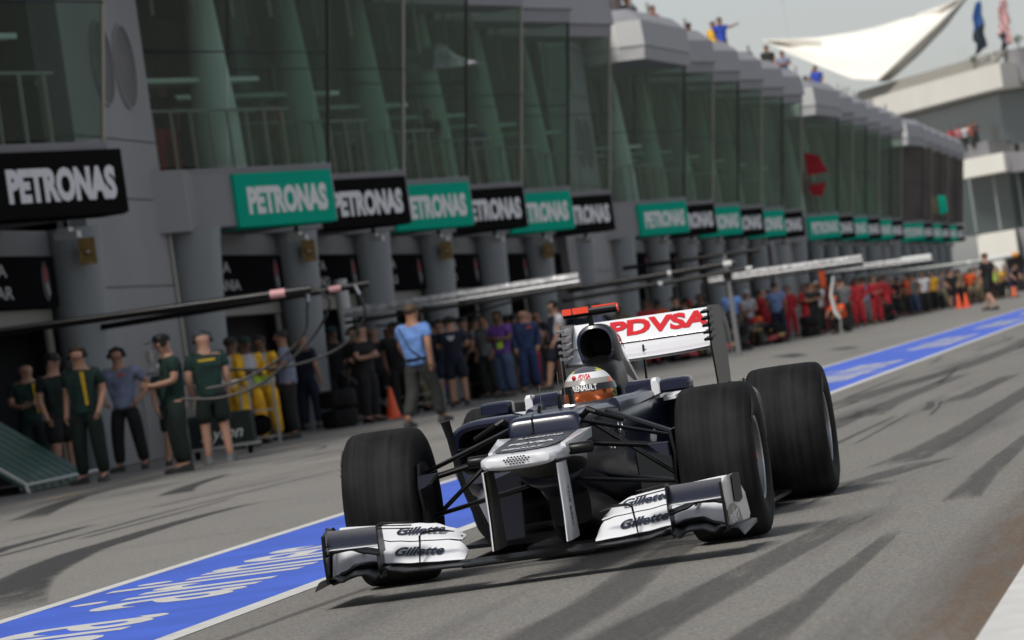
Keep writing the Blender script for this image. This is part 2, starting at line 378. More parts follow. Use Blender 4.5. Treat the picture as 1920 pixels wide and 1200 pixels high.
# flared shoulders from the nose up to the chassis
def shoulder(b, s):
    b.hexa([(s*.148,-.80,.470),(s*.163,-.80,.475),(s*.196,-.20,.515),(s*.150,-.20,.50),(s*.140,-.80,.521),(s*.158,-.80,.517),(s*.200,-.20,.556),(s*.142,-.20,.552)])
mirror_build('nose_shoulder', shoulder, white, smooth=False)
b = MB()   # grey-blue panel on the upper side of the nose
def ztop(y):
    for (a, _, za, _b), (c, _, zc, _d) in zip(ns, ns[1:]):
        if a <= y <= c: return za+(zc-za)*(y-a)/(c-a)
    return .552
pan = [(-1.02, .02), (-1.00, .07), (-.95, .105), (-.85, .125), (-.6, .135), (-.35, .14), (-.12, .135)]
rs = [[(x*hw/1.0, y, ztop(y)+.004+.0015*(1-abs(x))) for x in (-1, -.5, 0, .5, 1)] for y, hw in pan]
b.rings(rs, cap=False, closed=False); b.build('nose_panel', greyp, nose)
def ny(y): return (0, y, ztop(y)+.0085)
sl = Vector((0, 1, .035))
text('PDVSA', nose, wprint, ny(-.64), (1,0,0), sl, .13, fit=.19, ext=.0004, bold=.04)
text('RENAULT', nose, wprint, ny(-.925), (1,0,0), sl, .075, fit=.165, ext=.0004, bold=.04)
text('RANDSTAD', nose, wprint, ny(-.34), (1,0,0), sl, .10, fit=.19, ext=.0004, bold=.02)
b = MB(); z = ztop(-.80)+.007
b.add([(-.045,-.80,z),(0,-.86,z),(.045,-.80,z),(0,-.74,z)], [(0,1,2,3)]); b.build('diamond_emblem', silver, nose)
b = MB(); n = 20
for k in range(n):
    a, c = 2*math.pi*k/n, 2*math.pi*(k+1)/n; z = ztop(-1.05)+.002
    b.add([(.024*math.cos(a), -1.055+.028*math.sin(a), z), (.024*math.cos(c), -1.055+.028*math.sin(c), z), (.030*math.cos(c), -1.055+.036*math.sin(c), z), (.030*math.cos(a), -1.055+.036*math.sin(a), z)], [(0,1,2,3)])
b.build('nose_badge', navy, nose)
b = MB()   # perforated grille on the nose tip: dark cells
for r in range(4):
    for k in range(9-(r % 2)):
        x = (k-4+.5*(r % 2))*.0125
        if abs(x)/.058 + abs(r-1.5)/3.4 > 1.05: continue
        z0 = .472+r*.0085
        y0 = -1.1365+.0012*abs(r-1.0)**2 + (.0 if abs(x) < .05 else .003)
        b.add([(x+.0048*math.cos(a*math.pi/3), y0-.004, z0+.0036*math.sin(a*math.pi/3)) for a in range(6)], [(0,1,2,3,4,5)])
b.build('nose_grille', dark, nose)
def nosecam(b, s): b.lathe_x([(0,.012),(.004,.021),(.012,.024),(.095,.024),(.103,.020),(.106,.008)], s*.155 if s > 0 else -.155-.106, -.72, .488, 20)
mirror_build('camera_pod', nosecam, carbon)
# --- pylons
def pylon(b, s):
    x = s*.150
    rs = []
    for z, y0, y1, th in ((.45,-1.08,-.78,.011),(.36,-1.075,-.74,.011),(.25,-1.07,-.72,.010),(.135,-1.09,-.68,.010)):
        rs.append([(x+s*th*f, y0+(y1-y0)*g, z) for g, f in ((0,-.2),(.06,-.8),(.3,-1),(.7,-.8),(1,0),(.7,.8),(.3,1),(.06,.8),(0,.2))])
    b.rings(rs)
for s in (1, -1):
    b = MB(); pylon(b, s); py = b.build('nose_pylon', [white, carbon], car)
    for p in py.data.polygons:
        if p.normal.x*s < -.3 and p.center.y > -1.075: p.material_index = 1
text('THE BEST', car, slate, (.1625, -.93, .27), (0, .05, -1), (0, 1, 0), .045, fit=.17, ext=.0005, bold=.005, name='pylon_lettering')
# --- front wing
def foil(b, xs, le, te, th, cam=0, nose_r=.5):
    """airfoil strip lofted along x; le/te: functions x -> (y, z)"""
    rs = []
    for x, s in xs:
        (y0, z0), (y1, z1) = le(abs(x)), te(abs(x)); t = th(abs(x)) if callable(th) else th
        d = Vector((y1-y0, z1-z0)); L_ = d.length; d.normalize(); nn = Vector((-d.y, d.x)); r = []
        for g, f in ((0,0),(.04,.55),(.15,.95),(.4,1),(.7,.6),(1,.12),(1,-.12),(.7,-.45),(.4,-.8),(.15,-.8),(.04,-.5)):
            c = cam*4*g*(1-g)*L_
            p = Vector((y0, z0))+d*g*L_+nn*(f*t/2-c); r.append((x, p.x, p.y))
        rs.append(r)
    b.rings(rs)
def interp(tab):
    def f(x):
        if x <= tab[0][0]: return tab[0][1]
        for (a, va), (c, vc) in zip(tab, tab[1:]):
            if x <= c:
                t = (x-a)/(c-a); t = t*t*(3-2*t)
                return va+(vc-va)*t
        return tab[-1][1]
    return f
wave = interp([(.24,.100),(.34,.104),(.50,.107),(.56,.120),(.585,.136),(.61,.110),(.63,.094),(.67,.118),(.72,.118),(.77,.100),(.80,.118),(.84,.118)])
tz = interp([(.24,.116),(.34,.118),(.45,.124),(.55,.136),(.65,.150),(.72,.150),(.78,.130),(.82,.118)])
b = MB(); foil(b, [(-.27+.54*i/12, 0) for i in range(13)], lambda x: (-1.24, .098), lambda x: (-.98, .112), .022, .02)
wing = b.build('front_wing_plane', carbon, car)
def mainp(b, s):
    foil(b, [(s*(.262+(.822-.262)*i/46), 0) for i in range(47)], lambda x: (-1.25+.05*max(0, x-.6), wave(x)), lambda x: (-1.06, tz(x)), .014, .03)
for s in (1, -1): b = MB(); mainp(b, s); b.build('outer_plane', carbon, wing)
f1b = interp([(.27,.122),(.36,.126),(.48,.134),(.58,.145),(.66,.163),(.72,.163),(.775,.138),(.825,.122)])
f1t = interp([(.27,.150),(.30,.190),(.36,.202),(.48,.210),(.58,.222),(.68,.248),(.78,.255),(.825,.25)])
f2b = interp([(.29,.195),(.36,.206),(.48,.214),(.58,.226),(.68,.252),(.78,.258),(.82,.256)])
f2t = interp([(.29,.205),(.34,.242),(.42,.270),(.5,.280),(.62,.290),(.82,.302)])
def flap1(b, s): foil(b, [(s*(.272+(.818-.272)*i/36), 0) for i in range(37)], lambda x: (-1.115+.02*max(0,x-.5), f1b(x)), lambda x: (-.985, f1t(x)), .009, .03)
def flap2(b, s): foil(b, [(s*(.292+(.818-.292)*i/30), 0) for i in range(31)], lambda x: (-.975, f2b(x)), lambda x: (-.86+.12*max(0,.34-x), f2t(x)), .008, .03)
F1, F2 = {}, {}
for s in (1, -1):
    b = MB(); flap1(b, s); F1[s] = b.build('wing_flap', white, wing); b = MB(); flap2(b, s); F2[s] = b.build('wing_flap', white, wing)
    b = MB(); foil(b, [(s*(.30+.5*i/12), 0) for i in range(13)], lambda x: (-1.12, f1b(x)-.012), lambda x: (-1.0, f1b(x)+.01), .006); b.build('flap_edge', carbon, wing)
    b = MB(); foil(b, [(s*(.30+.515*i/12), 0) for i in range(13)], lambda x: (-.99, f2b(x)-.010), lambda x: (-.9, f2b(x)+.012), .006); b.build('flap_edge', carbon, wing)
for s in (1, -1):
    text('Gillette', F1[s], nprint, (s*.47, -1.060, .176), (1,0,.085*s), (0,.13,.075), .078, fit=.205, ext=.0003, bold=.036, shear=.35)
    text('Gillette', F2[s], nprint, (s*.475, -.926, .252), (1,0,.06*s), (0,.115,.066), .066, fit=.205, ext=.0003, bold=.036, shear=.35)
# endplates
def endplate(b, s):
    x = s*.826
    b.plate([(s*(.826+.05*(y+1.23)), y, z) for y, z, dx in ((-1.22,.112,0),(-1.235,.20,-.004),(-1.225,.288,-.006),(-1.10,.306,-.004),(-.86,.308,.012),(-.62,.215,.028),(-.55,.125,.034),(-.62,.095,.032),(-.9,.088,.02))], .006)
for s in (1, -1):
    b = MB(); endplate(b, s); ep = b.build('endplate', white if s > 0 else satin, car)
    if s < 0:
        b = MB(); b.plate([(-.818,-1.15,.12),(-.818,-1.1,.20),(-.812,-1.0,.24),(-.80,-.7,.2),(-.80,-.7,.10)], .003); b.build('inner_skin', white, ep)
    b = MB(); b.plate([(s*.826,-1.236,.10),(s*.826,-1.245,.20),(s*.822,-1.240,.292),(s*.822,-1.215,.292),(s*.826,-1.21,.20),(s*.826,-1.205,.10)], .011); b.build('leading_edge', carbon, ep)
    b = MB(); b.plate([(s*.843,-.98,.200),(s*.843,-.985,.30),(s*.856,-.93,.312),(s*.868,-.90,.308),(s*.868,-.90,.205),(s*.856,-.93,.192)], .010); b.build('vertical_vane', carbon, ep)
    b = MB(); b.plate([(s*(.8305+.05*(y+1.23)), y, z) for y, z in ((-1.20,.105),(-1.20,.175),(-1.10,.195),(-1.0,.195),(-.86,.165),(-.80,.110),(-.95,.098))], .002); np_ = b.build('navy_patch', navy, ep)
    if s > 0: text('nders', ep, white, (.8425, -1.02, .148), (.05, 1, .08), (0, 0, 1), .085, fit=.24, ext=.0006, bold=.02)
    # wavy footplate
    b = MB(); rs = []
    for i in range(15):
        x = .805+.085*i/14; zc = .088+.022*math.sin((x-.80)*36)+(.0 if i < 12 else -.004*(i-11))
        rs.append([(s*x, -1.235+.02*(i/14), zc), (s*x, -1.22+.02*(i/14), zc+.008), (s*(x), -.58, .098+.01*math.sin((x-.8)*30)), (s*x, -.58, .088)])
    b.rings(rs); b.build('footplate', carbon, ep)
    # cascade winglets between the middle fence and the endplate
    casc = MB(); foil(casc, [(s*(.598+.222*i/8), 0) for i in range(9)], lambda x: (-1.20, .236+.03*(x-.6)), lambda x: (-1.13, .300+.02*(x-.6)), .007, .12)
    cp = casc.build('cascade_winglet', slate, wing)
    b = MB(); foil(b, [(s*(.600+.218*i/8), 0) for i in range(9)], lambda x: (-1.215, .226+.02*(x-.6)), lambda x: (-1.165, .240+.02*(x-.6)), .006, .1); b.build('white_lip', white, cp)
    blade = interp([(.60,.192),(.66,.205),(.72,.226),(.78,.222),(.82,.212)])
    b = MB(); foil(b, [(s*(.600+.218*i/16), 0) for i in range(17)], lambda x: (-1.235, blade(x)), lambda x: (-1.15, blade(x)+.016), .010, .1); b.build('cascade_blade', carbon, wing)
    b = MB(); b.plate([(s*.598,-1.24,.186),(s*.598,-1.225,.305),(s*.598,-1.12,.312),(s*.598,-1.10,.20)], .006); b.build('middle_fence', carbon, wing)
    for j, (z, y) in enumerate(((.300,-1.13),(.288,-1.16),(.277,-1.18))):
        b = MB(); foil(b, [(s*(.468+.13*i/4), 0) for i in range(5)], lambda x: (y, z-.10*abs(.598-x)*1.2+.014), lambda x: (y+.035, z+.012-.10*abs(.598-x)), .005, .05); b.build('small_winglet', carbon if j else satin, wing)
    b = MB(); b.tube([(s*.302,-1.10,.236),(s*.36,-1.12,.250),(s*.425,-1.13,.250),(s*.442,-1.13,.238),(s*.446,-1.13,.20),(s*.455,-1.15,.120)], [.004,.012,.012,.010,.008,.006], 8, flat=.5); b.build('turning_vane', carbon, wing)
    b = MB(); b.box(*(sorted((s*.604, s*.6065))), -1.262, -1.10, .098, .19); b.build('flap_bracket', carbon, wing)
    b = MB(); b.plate([(s*.70,-1.08,.205),(s*.725,-1.0,.265),(s*.715,-1.0,.265),(s*.69,-1.08,.205)], .02, 'y'); b.build('flap_strut', slate, wing)
# --- monocoque
b = MB()
ms = [(-.178,.146,.552,.345),(-.176,.151,.585,.340),(-.170,.153,.615,.335),(-.158,.154,.627,.33),(-.13,.154,.632,.325),(-.06,.154,.636,.315),(.05,.154,.638,.30),(.3,.166,.643,.26),(.55,.19,.640,.22),(.68,.21,.634,.19),(.74,.218,.60,.18),(1.2,.255,.575,.13),(1.6,.285,.575,.10),(1.75,.29,.60,.10),(2.1,.27,.58,.10)]
b.rings([sup(y, hw, zt, zb, 9, 3.0, 44, zm=zt-.12) for y, hw, zt, zb in ms])
mono = b.build('monocoque', navy, car, angle=50)
def coam(b, s):   # cockpit side rims
    rs = []
    for y, x, zt, wd in ((.68,.185,.652,.03),(.85,.205,.655,.035),(1.05,.222,.655,.04),(1.25,.235,.662,.045),(1.34,.236,.668,.05),(1.6,.23,.675,.06),(1.8,.20,.67,.06)):
        rs.append([(s*x+r*math.cos(a)*(wd), y, zt-.05+.05*math.sin(a) if math.sin(a) > 0 else zt-.14) for r in (1,) for a in [2*math.pi*k/12 for k in range(12)]])
    b.rings(rs)
mirror_build('cockpit_rim', coam, navy)
b = MB(); b.box(-.17, .17, .82, 1.66, .576, .582); b.build('cockpit_floor', dark, car)
def guard(b, s): 
    b.rings([[(s*.215+.062*x, y, .655+h*z) for x, z in ((-1,-.9),(-1,.7),(-.8,1),(.8,1),(1,.7),(1,-.9))] for y, h in ((1.36,.030),(1.372,.042),(1.40,.046),(1.6,.047),(1.78,.03))])
mirror_build('head_guard', guard, navy)
def guardw(b, s):
    b.rings([[(s*.292+.017*x, y, .655+h*z) for x, z in ((-1,-.9),(-1,.8),(-.5,1),(.5,1),(1,.6),(1,-.9))] for y, h in ((1.345,.035),(1.36,.050),(1.42,.050),(1.5,.044),(1.6,.02))])
mirror_build('guard_stripe', guardw, white)
# windscreen and instrument bits
b = MB(); rs = []
for i in range(13):
    a = math.pi*i/12; x = .17*math.cos(a); y = .80-.10*math.sin(a)
    rs.append([(x, y, .61), (x*.96, y+.02, .648), (x*.95, y+.026, .648), (x*.98, y+.008, .61)])
b.rings(rs); b.build('wind_deflector', mat('smoked_screen', (.03,.03,.035), .1, coat=1), car)
b = MB()
for (x, y, z0, z1, r) in ((-.057,.2,.642,.745,.0016),(-.018,.5,.648,.80,.0014),(-.012,.62,.65,.858,.0018)): b = MB(); b.tube([(x,y,z0),(x+.003,y,z1)], r, 6); b.build('antenna', silver, car)
pass
for pts_, r_ in (([(-.057,.12,.640),(-.053,.13,.665)], .008), ([(.004,.33,.635),(.004,.34,.70)], [.012,.004]), ([(-.046,-.12,.640),(-.046,-.182,.622),(-.044,-.185,.57),(-.05,-.20,.558),(-.045,-.45,.552)], .0028)):
    b = MB(); b.tube(pts_, r_, 6); b.build('sensor', carbon, car)
b = MB(); b.box(.035, .052, .40, .46, .648, .715); b.build('pitot_mast', carbon, car)
b = MB(); b.add([(.2055, .02+.12, .52),(.2055,.02+.12,.60)],[]); 
text('Embratel', mono, silver, (.212, .72, .505), (0, 1, 0), (0, 0, 1), .10, fit=.34, ext=.0015, bold=.01)
text('RANDSTAD', mono, silver, (.202, .42, .445), (0, 1, 0), (0, 0, 1), .05, fit=.30, ext=.001, bold=.01)
b = MB(); b.tube([(.2195,.77,.50),(.2195,.76,.56),(.2195,.82,.59),(.2195,.90,.585),(.2195,.92,.50)], .004, 6); b.build('shield_outline', silver, mono)
# keel, splitter, floor
b = MB(); b.rings([sup(y, hw, zt, zb, 4, 4, 20) for y, hw, zt, zb in ((.25,.09,.30,.14),(.5,.12,.28,.06),(1.2,.14,.2,.05))]); b.build('keel', carbon, car)
b = MB(); b.plate([(-.24,.42,.055),(-.16,.34,.055),(.16,.34,.055),(.24,.42,.055),(.24,1.1,.055),(.68,1.35,.055),(.70,2.75,.055),(.45,3.0,.055),(-.45,3.0,.055),(-.70,2.75,.055),(-.68,1.35,.055),(-.24,1.1,.055)], .018, 'z'); b.build('floor', carbon, car)
b = MB(); b.plate([(-.48,2.95,.07),(.48,2.95,.07),(.48,3.5,.18),(-.48,3.5,.18)], .02, 'z'); b.build('diffuser', carbon, car)
def barge(b, s):
    b.plate([(s*.26,.62,.40),(s*.27,.60,.10),(s*.46,.95,.08),(s*.50,1.15,.10),(s*.50,1.12,.30),(s*.42,.95,.36)], .006, (1,-.3,0))
mirror_build('bargeboard', barge, satin)
def vane(b, s):
    b.tube([(s*.662,1.20,.640),(s*.650,1.22,.56),(s*.640,1.22,.45),(s*.622,1.22,.34),(s*.585,1.22,.24),(s*.545,1.22,.12),(s*.53,1.22,.07)], [.022,.018,.014,.014,.022,.024,.014], 10, flat=.18, up=(0,1,0))
    b.tube([(s*.65,1.22,.5),(s*.59,1.42,.5)], .007, 6)
mirror_build('pod_vane', vane, carbon)
# --- sidepods
def pod(b, s):
    rs = []
    for y, x0, x1, zt, zb, e in ((1.52,.20,.700,.600,.33,5),(1.54,.20,.712,.616,.31,4.5),(1.62,.20,.716,.624,.26,4),(1.9,.20,.71,.628,.20,3.6),(2.2,.18,.66,.61,.17,3.2),(2.5,.12,.55,.55,.15,2.8),(2.8,.06,.38,.47,.13,2.5),(3.1,.04,.20,.40,.12,2.3)):
        rs.append([(s*x, yy, z) for x, yy, z in sup(y, (x1-x0)/2, zt, zb, e, e, 32, cx=(x0+x1)/2, zm=zt-.16 if y < 2.3 else None)])
    n = len(rs); b.rings(rs, cap=False)
    inner = [(s*.46+(x-s*.46)*.90, 1.53, .475+(z-.465)*.80) for x, y, z in rs[0]]
    b.rings([rs[0], inner], cap=False)
    b.m = 1; b.rings([inner, [(s*.46+(x-s*.46)*.85, 1.75, z) for x, y, z in inner]], cap=False)
    b.add([(s*.46+(x-s*.46)*.85, 1.75, z) for x, y, z in inner], [tuple(range(len(inner)))]); b.m = 0
for s in (1, -1): b = MB(); pod(b, s); b.build('sidepod', [navy, dark], car)
def podside(b, s):
    b.plate([(s*.60,1.56,.31),(s*.66,1.62,.20),(s*.66,1.9,.13),(s*.60,1.9,.075),(s*.52,1.50,.075)], .01, (1,-.2,.2))
mirror_build('undercut_panel', podside, mat('pale_panel', (.20,.205,.22), .4, coat=.3))
# shoulders that link the pods to the cockpit, with white flashes
def flash(b, s): b.plate([(s*.30,1.52,.6),(s*.36,1.50,.605),(s*.42,1.64,.622),(s*.35,1.66,.62)], .018, 'z')
mirror_build('pod_flash', flash, white)
# --- engine cover and air box
b = MB(); rs = []
def ecr(y, hw, zt, zb, cx=0):
    return sup(y, hw, zt, zb, 2.2, 2.6, 32, cx, zm=zt-min(.085, (zt-zb)/2))
for a in ((1.70,.086,.978,.800),(1.72,.090,.984,.79),(1.80,.092,.985,.70),(1.90,.086,.968,.60),(2.05,.070,.935,.50),(2.2,.060,.895,.42),(2.5,.054,.80,.34),(2.8,.050,.69,.28),(3.1,.045,.58,.24),(3.35,.035,.50,.22)): rs.append(ecr(*a))
b.rings(rs, cap=False)
inn = [(x*.86, 1.695, .889+(z-.889)*.87) for x, y, z in rs[0]]; deep = [(x*.7, 1.95, .889+(z-.889)*.8) for x, y, z in inn]
b.m = 2; b.rings([rs[0], inn], cap=False); b.m = 1; b.rings([inn, deep], cap=False); b.add(deep, [tuple(range(len(deep)))])
# white flashes are painted by face
eng = b.build('engine_cover', [satin, dark, mat('dark_blue_rim', (.012,.015,.035), .25, coat=.8), white], car)
me = eng.data
for p in me.polygons:
    if p.material_index == 0:
        c = p.center
        zt_ = .984-.16*max(0, c.y-1.8)-.16*max(0, c.y-2.0)
        if abs(c.x) > .03 and c.y > 1.76 and zt_-c.z < .085: p.material_index = 3
b = MB()
for s in (1, -1):
    b.add([(s*.088,1.92,.74),(s*.066,2.2,.72),(s*.058,2.5,.68),(s*.058,2.5,.60),(s*.066,2.2,.63),(s*.088,1.92,.66)], [(0,1,2,3,4,5)])
b.m = 1
for s in (1,): b.add([(s*.070,2.15,.70),(s*.0595,2.45,.68),(s*.0595,2.45,.665)], [(0,1,2)])
b.build('cover_flash', [white, red], car)
text('PDVSA', eng, red, (.074, 2.02, .895), (-.08, 1, -.24), (-.5, 0, 1), .05, fit=.24, ext=.0006, bold=.05)
b = MB(); b.rings([sup(y, hw, zt, zb, 3, 3, 20) for y, hw, zt, zb in ((1.50,.085,.74,.56),(1.54,.105,.79,.55),(1.70,.10,.83,.55),(1.9,.10,.85,.5))]); b.build('roll_structure', carbon, car)
b = MB(); b.lathe_x([(-.136,.014),(-.133,.021),(.119,.021),(.122,.014)], 0, 1.72, 1.047, 16); tb = b.build('camera_bar', satin, car)
b = MB(); b.box(-.1345,-.092,1.697,1.74,1.041,1.0695); b.box(-.086,-.012,1.697,1.74,1.041,1.0695); b.box(.004,.118,1.705,1.74,1.058,1.0695); b.lathe_x([(0,.020),(.006,.020)], .119, 1.72, 1.047, 16); b.build('orange_cover', tred, tb)
b = MB(); b.tube([(-.012,1.74,.97),(-.010,1.73,1.035)], [.022,.018], 10, flat=.6); b.build('camera_stem', satin, car)
# --- mirrors
for s in (1, -1):
    b = MB(); b.rings([[(s*.410+hw*x, y, .664+h*z) for x, z in ((-1,-.8),(-1,.6),(-.9,.95),(-.5,1.05),(.6,1.05),(.93,.9),(1,.6),(1,-.7),(.9,-1),(-.9,-1))] for y, hw, h in ((1.11,.058,.020),(1.125,.068,.028),(1.16,.071,.031),(1.22,.072,.031))])
    mi = b.build('mirror', navy, car)
    b = MB(); b.plate([(s*.410-.06,1.223,.64),(s*.410+.06,1.223,.64),(s*.410+.06,1.223,.69),(s*.410-.06,1.223,.69)], .002, 'y'); b.build('mirror_glass', silver, mi)
    b = MB(); b.plate([(s*.36,1.17,.640),(s*.36,1.21,.640),(s*.25,1.22,.605),(s*.25,1.14,.605)], .006, 'z'); b.build('mirror_stalk', carbon, mi)
# --- rear wing
def rp(b, xs, le, te, th, cam): foil(b, xs, le, te, th, cam)
b = MB(); foil(b, [(-.366+.732*i/8, 0) for i in range(9)], lambda x: (3.20, .792+.012*(x/.36)**2), lambda x: (3.46, .868), .030, .10); rwm = b.build('rear_wing_plane', white, car)
b = MB(); foil(b, [(-.366+.732*i/8, 0) for i in range(9)], lambda x: (3.45, .878), lambda x: (3.58, .996), .012, .015); rwf = b.build('rear_wing_flap', white, car)
text('PDVSA', rwf, red, (.070, 3.511, .943), (1,0,0), (0,.13,.118), .150, fit=.51, ext=.0006, bold=.045)
b = MB(); n = 20
b.add([(-.265+.028*math.cos(2*math.pi*k/n)*(.6+.4*(k % 2)), 3.497, .937+.028*math.sin(2*math.pi*k/n)*(.6+.4*(k % 2))) for k in range(n)], [tuple(range(n))]); b.build('round_emblem', red, rwf)
b = MB(); b.tube([(-.165,3.42,.90),(-.150,3.40,.885),(-.135,3.42,.86),(-.13,3.40,.82)], [.012,.024,.022,.012], 8); b.build('flap_actuator', mat('grey_plastic',(.4,.4,.42),.5), car)
b = MB()
for s in (1, -1):
    x = s*.372
    eb = MB(); eb.plate([(x,3.08,.80),(x,3.10,.92),(x,3.16,1.003),(x,3.64,1.003),(x,3.70,.93),(x,3.72,.75),(x,3.66,.45),(x,3.55,.16),(x,3.28,.16),(x,3.18,.50)], .009)
    e_ = eb.build('rear_endplate', carbon, car)
    for j in range(5):
        lb = MB(); z = .985-.034*j; lb.hexa([(x-.030*s,3.075,z-.020),(x+.014*s,3.075,z-.020),(x+.012*s,3.26,z-.008),(x-.030*s,3.26,z-.008),(x-.030*s,3.07,z-.008),(x+.014*s,3.07,z-.008),(x+.012*s,3.26,z+.002),(x-.030*s,3.26,z+.002)])
        lb.build('louvre', satin if s > 0 else mat('pale_louvre', (.25,.25,.26), .4), e_)
b = MB(); foil(b, [(-.36+.72*i/6, 0) for i in range(7)], lambda x: (3.3, .33), lambda x: (3.5, .38), .02, .06); b.build('beam_wing', carbon, car)
b = MB(); b.tube([(0,3.2,.3),(0,3.36,.85)], .02, 8, flat=.3); b.rings([sup(y, hw, zt, zb, 3, 3, 16) for y, hw, zt, zb in ((2.6,.1,.4,.12),(3.2,.06,.32,.16),(3.5,.05,.28,.2))]); b.build('gearbox', carbon, car)
# --- wheels
side_m = mat('sidewall_print', (.10,.10,.10), .7, spec=.1)
def wheel(s, yc, x0, x1, rear):
    wd = x1-x0; t = bpy.data.objects.new('wheel', None); C.objects.link(t); t.parent = car; t.location = (s*(x0+x1)/2, yc, .329)
    h = wd/2
    prof = [(-h*.86,.172),(-h*.93,.19),(-h*.985,.225),(-h,.262),(-h*.965,.295),(-h*.90,.314),(-h*.82,.3235),(-h*.6,.328),(0,.3295),(h*.6,.328),(h*.82,.3235),(h*.90,.314),(h*.965,.295),(h,.262),(h*.985,.225),(h*.93,.19),(h*.86,.172)]
    b = MB(); b.lathe_x(prof, 0, 0, 0, 72, closed=True); b.build('tyre', tyre, t)
    b = MB(); q = s   # outward side
    pr = [(-h*.85,.176),(-h*.88,.168),(-h*.6,.150),(h*.6,.150),(h*.88,.168),(h*.85,.176)]
    b.lathe_x(pr, 0, 0, 0, 48, closed=True)
    b.lathe_x([(q*h*.30,.150),(q*h*.42,.06),(q*h*.45,.04)], 0, 0, 0, 48)
    b.m = 1
    for k in range(10):
        a = 2*math.pi*k/10; b.tube([(q*h*.45, .04*math.cos(a), .04*math.sin(a)), (q*h*.62, .15*math.cos(a+.12), .15*math.sin(a+.12))], .011, 5)
    b.lathe_x([(q*h*.865,.178),(q*h*.90,.176),(q*h*.90,.169),(q*h*.865,.166)], 0, 0, 0, 48, closed=True)
    b.build('rim', [rimm, silver], t)
    b = MB(); b.lathe_x([(q*h*.45,.035),(q*h*.75,.030),(q*h*.86,.018),(q*h*.87,.004)], 0, 0, 0, 16); b.build('wheel_nut', mat('wheel_nut_red', (.35,.035,.015), .35, metal=.4), t)
    for a0 in (.9, .9+math.pi):
        me_ = text_mesh('PIRELLI', .05, ext=.0, bold=.03).copy(); me_.materials.clear(); me_.materials.append(side_m)
        for v in me_.vertices:
            a = a0+v.co.x*q/.268; rr = .272+v.co.y*1.0; v.co = (q*(h*1.0+.0015-(0 if rr < .27 else (rr-.27)*.35*h)), -rr*math.cos(a), rr*math.sin(a))
        put('sidewall_lettering', me_, t)
    b = MB(); b.lathe_x([(-q*h*.5,.145),(-q*h*.9,.135),(-q*h*.92,.04)], 0, 0, 0, 24); b.build('brake_drum', carbon, t)
    return t
for s in (1, -1): wheel(s, 0, .550, .878, False); wheel(s, 3.1, .515, .90, True)
# --- front suspension
def arm(b, p, q_, r=.020, flat=.32): b.tube([p, q_], [r, r], 10, flat=flat, up=(0,0,1))
for s in (1, -1):
    for nm, A, B_, r in (('upper_wishbone', (.150,-.10,.585), (.575,.02,.448), .024), ('upper_wishbone', (.185,.48,.600), (.575,.05,.452), .022),
                      ('lower_wishbone', (.10,-.12,.345), (.58,.0,.262), .026), ('lower_wishbone', (.12,.50,.330), (.58,.03,.262), .024),
                      ('track_rod', (.15,-.16,.495), (.575,-.10,.42), .017), ('push_rod', (.152,.14,.575), (.54,.09,.27), .013)):
        b = MB(); arm(b, (s*A[0], A[1], A[2]), (s*B_[0], B_[1], B_[2]), r, .35 if 'rod' not in nm else .8); b.build(nm, carbon, car)
    b = MB(); b.tube([(s*.15,-.06,.600),(s*.185,-.085,.628),(s*.215,-.09,.612)], [.012,.016,.012], 8); b.tube([(s*.215,-.09,.612),(s*.32,-.04,.565)], .011, 8); b.build('rocker', satin, car)
    b = MB(); b.plate([(s*.535,-.26,.50),(s*.545,-.27,.40),(s*.535,-.275,.30),(s*.550,-.26,.20),(s*.57,-.10,.15),(s*.57,.18,.16),(s*.57,.22,.42),(s*.56,.0,.51)], .012); bd = b.build('brake_duct', carbon, car)
    b = MB(); b.plate([(s*.445,-.30,.455),(s*.528,-.30,.452),(s*.532,-.30,.395),(s*.50,-.30,.405)], .10, 'y'); b.build('duct_winglet', slate, bd)
    b = MB(); b.tube([(s*.50,-.20,.20),(s*.545,-.22,.235),(s*.555,-.2,.29)], [.03,.045,.04], 10); b.build('duct_scoop', carbon, bd)
    # rear arms
    for A, B_ in (((.10,2.8,.30),(.53,3.05,.26)), ((.08,3.3,.30),(.53,3.12,.26)), ((.1,2.7,.42),(.53,3.08,.45))):
        b = MB(); arm(b, (s*A[0], A[1], A[2]), (s*B_[0], B_[1], B_[2]), .02); b.build('rear_wishbone', carbon, car)
    b = MB(); b.plate([(s*.50,2.93,.40),(s*.50,2.93,.15),(s*.50,3.3,.15),(s*.50,3.3,.40)], .01); b.build('rear_brake_duct', carbon, car)
    b = MB(); b.plate([(s*.46,2.74,.585),(s*.53,2.74,.585),(s*.55,2.76,.62),(s*.54,2.76,.63)], .006, 'y'); b.build('exhaust_fin', carbon, car)

for o in list(bpy.data.objects):
    if o.parent == car:
        n_ = o.name.split('.')[0]
        if n_ in ('nose', 'nose_shoulder', 'camera_pod', 'nose_pylon', 'pylon_lettering', 'front_wing_plane', 'endplate'):
            o.rotation_euler.z = .022
            if n_ in ('front_wing_plane', 'endplate'): o.scale.x = .972
# fasteners and panel joints on the nose
b = MB()
for y in (-.78, -.777): pass
for s in (1, -1):
    for y in (-.95, -.70, -.45, -.22):
        b = MB(); n = 8; z = ztop(y)+.0022; b.add([(s*.149+.0035*math.cos(2*math.pi*k/n), y+.0035*math.sin(2*math.pi*k/n), z) for k in range(n)], [tuple(range(n))]); b.build('fastener', satin, nose)
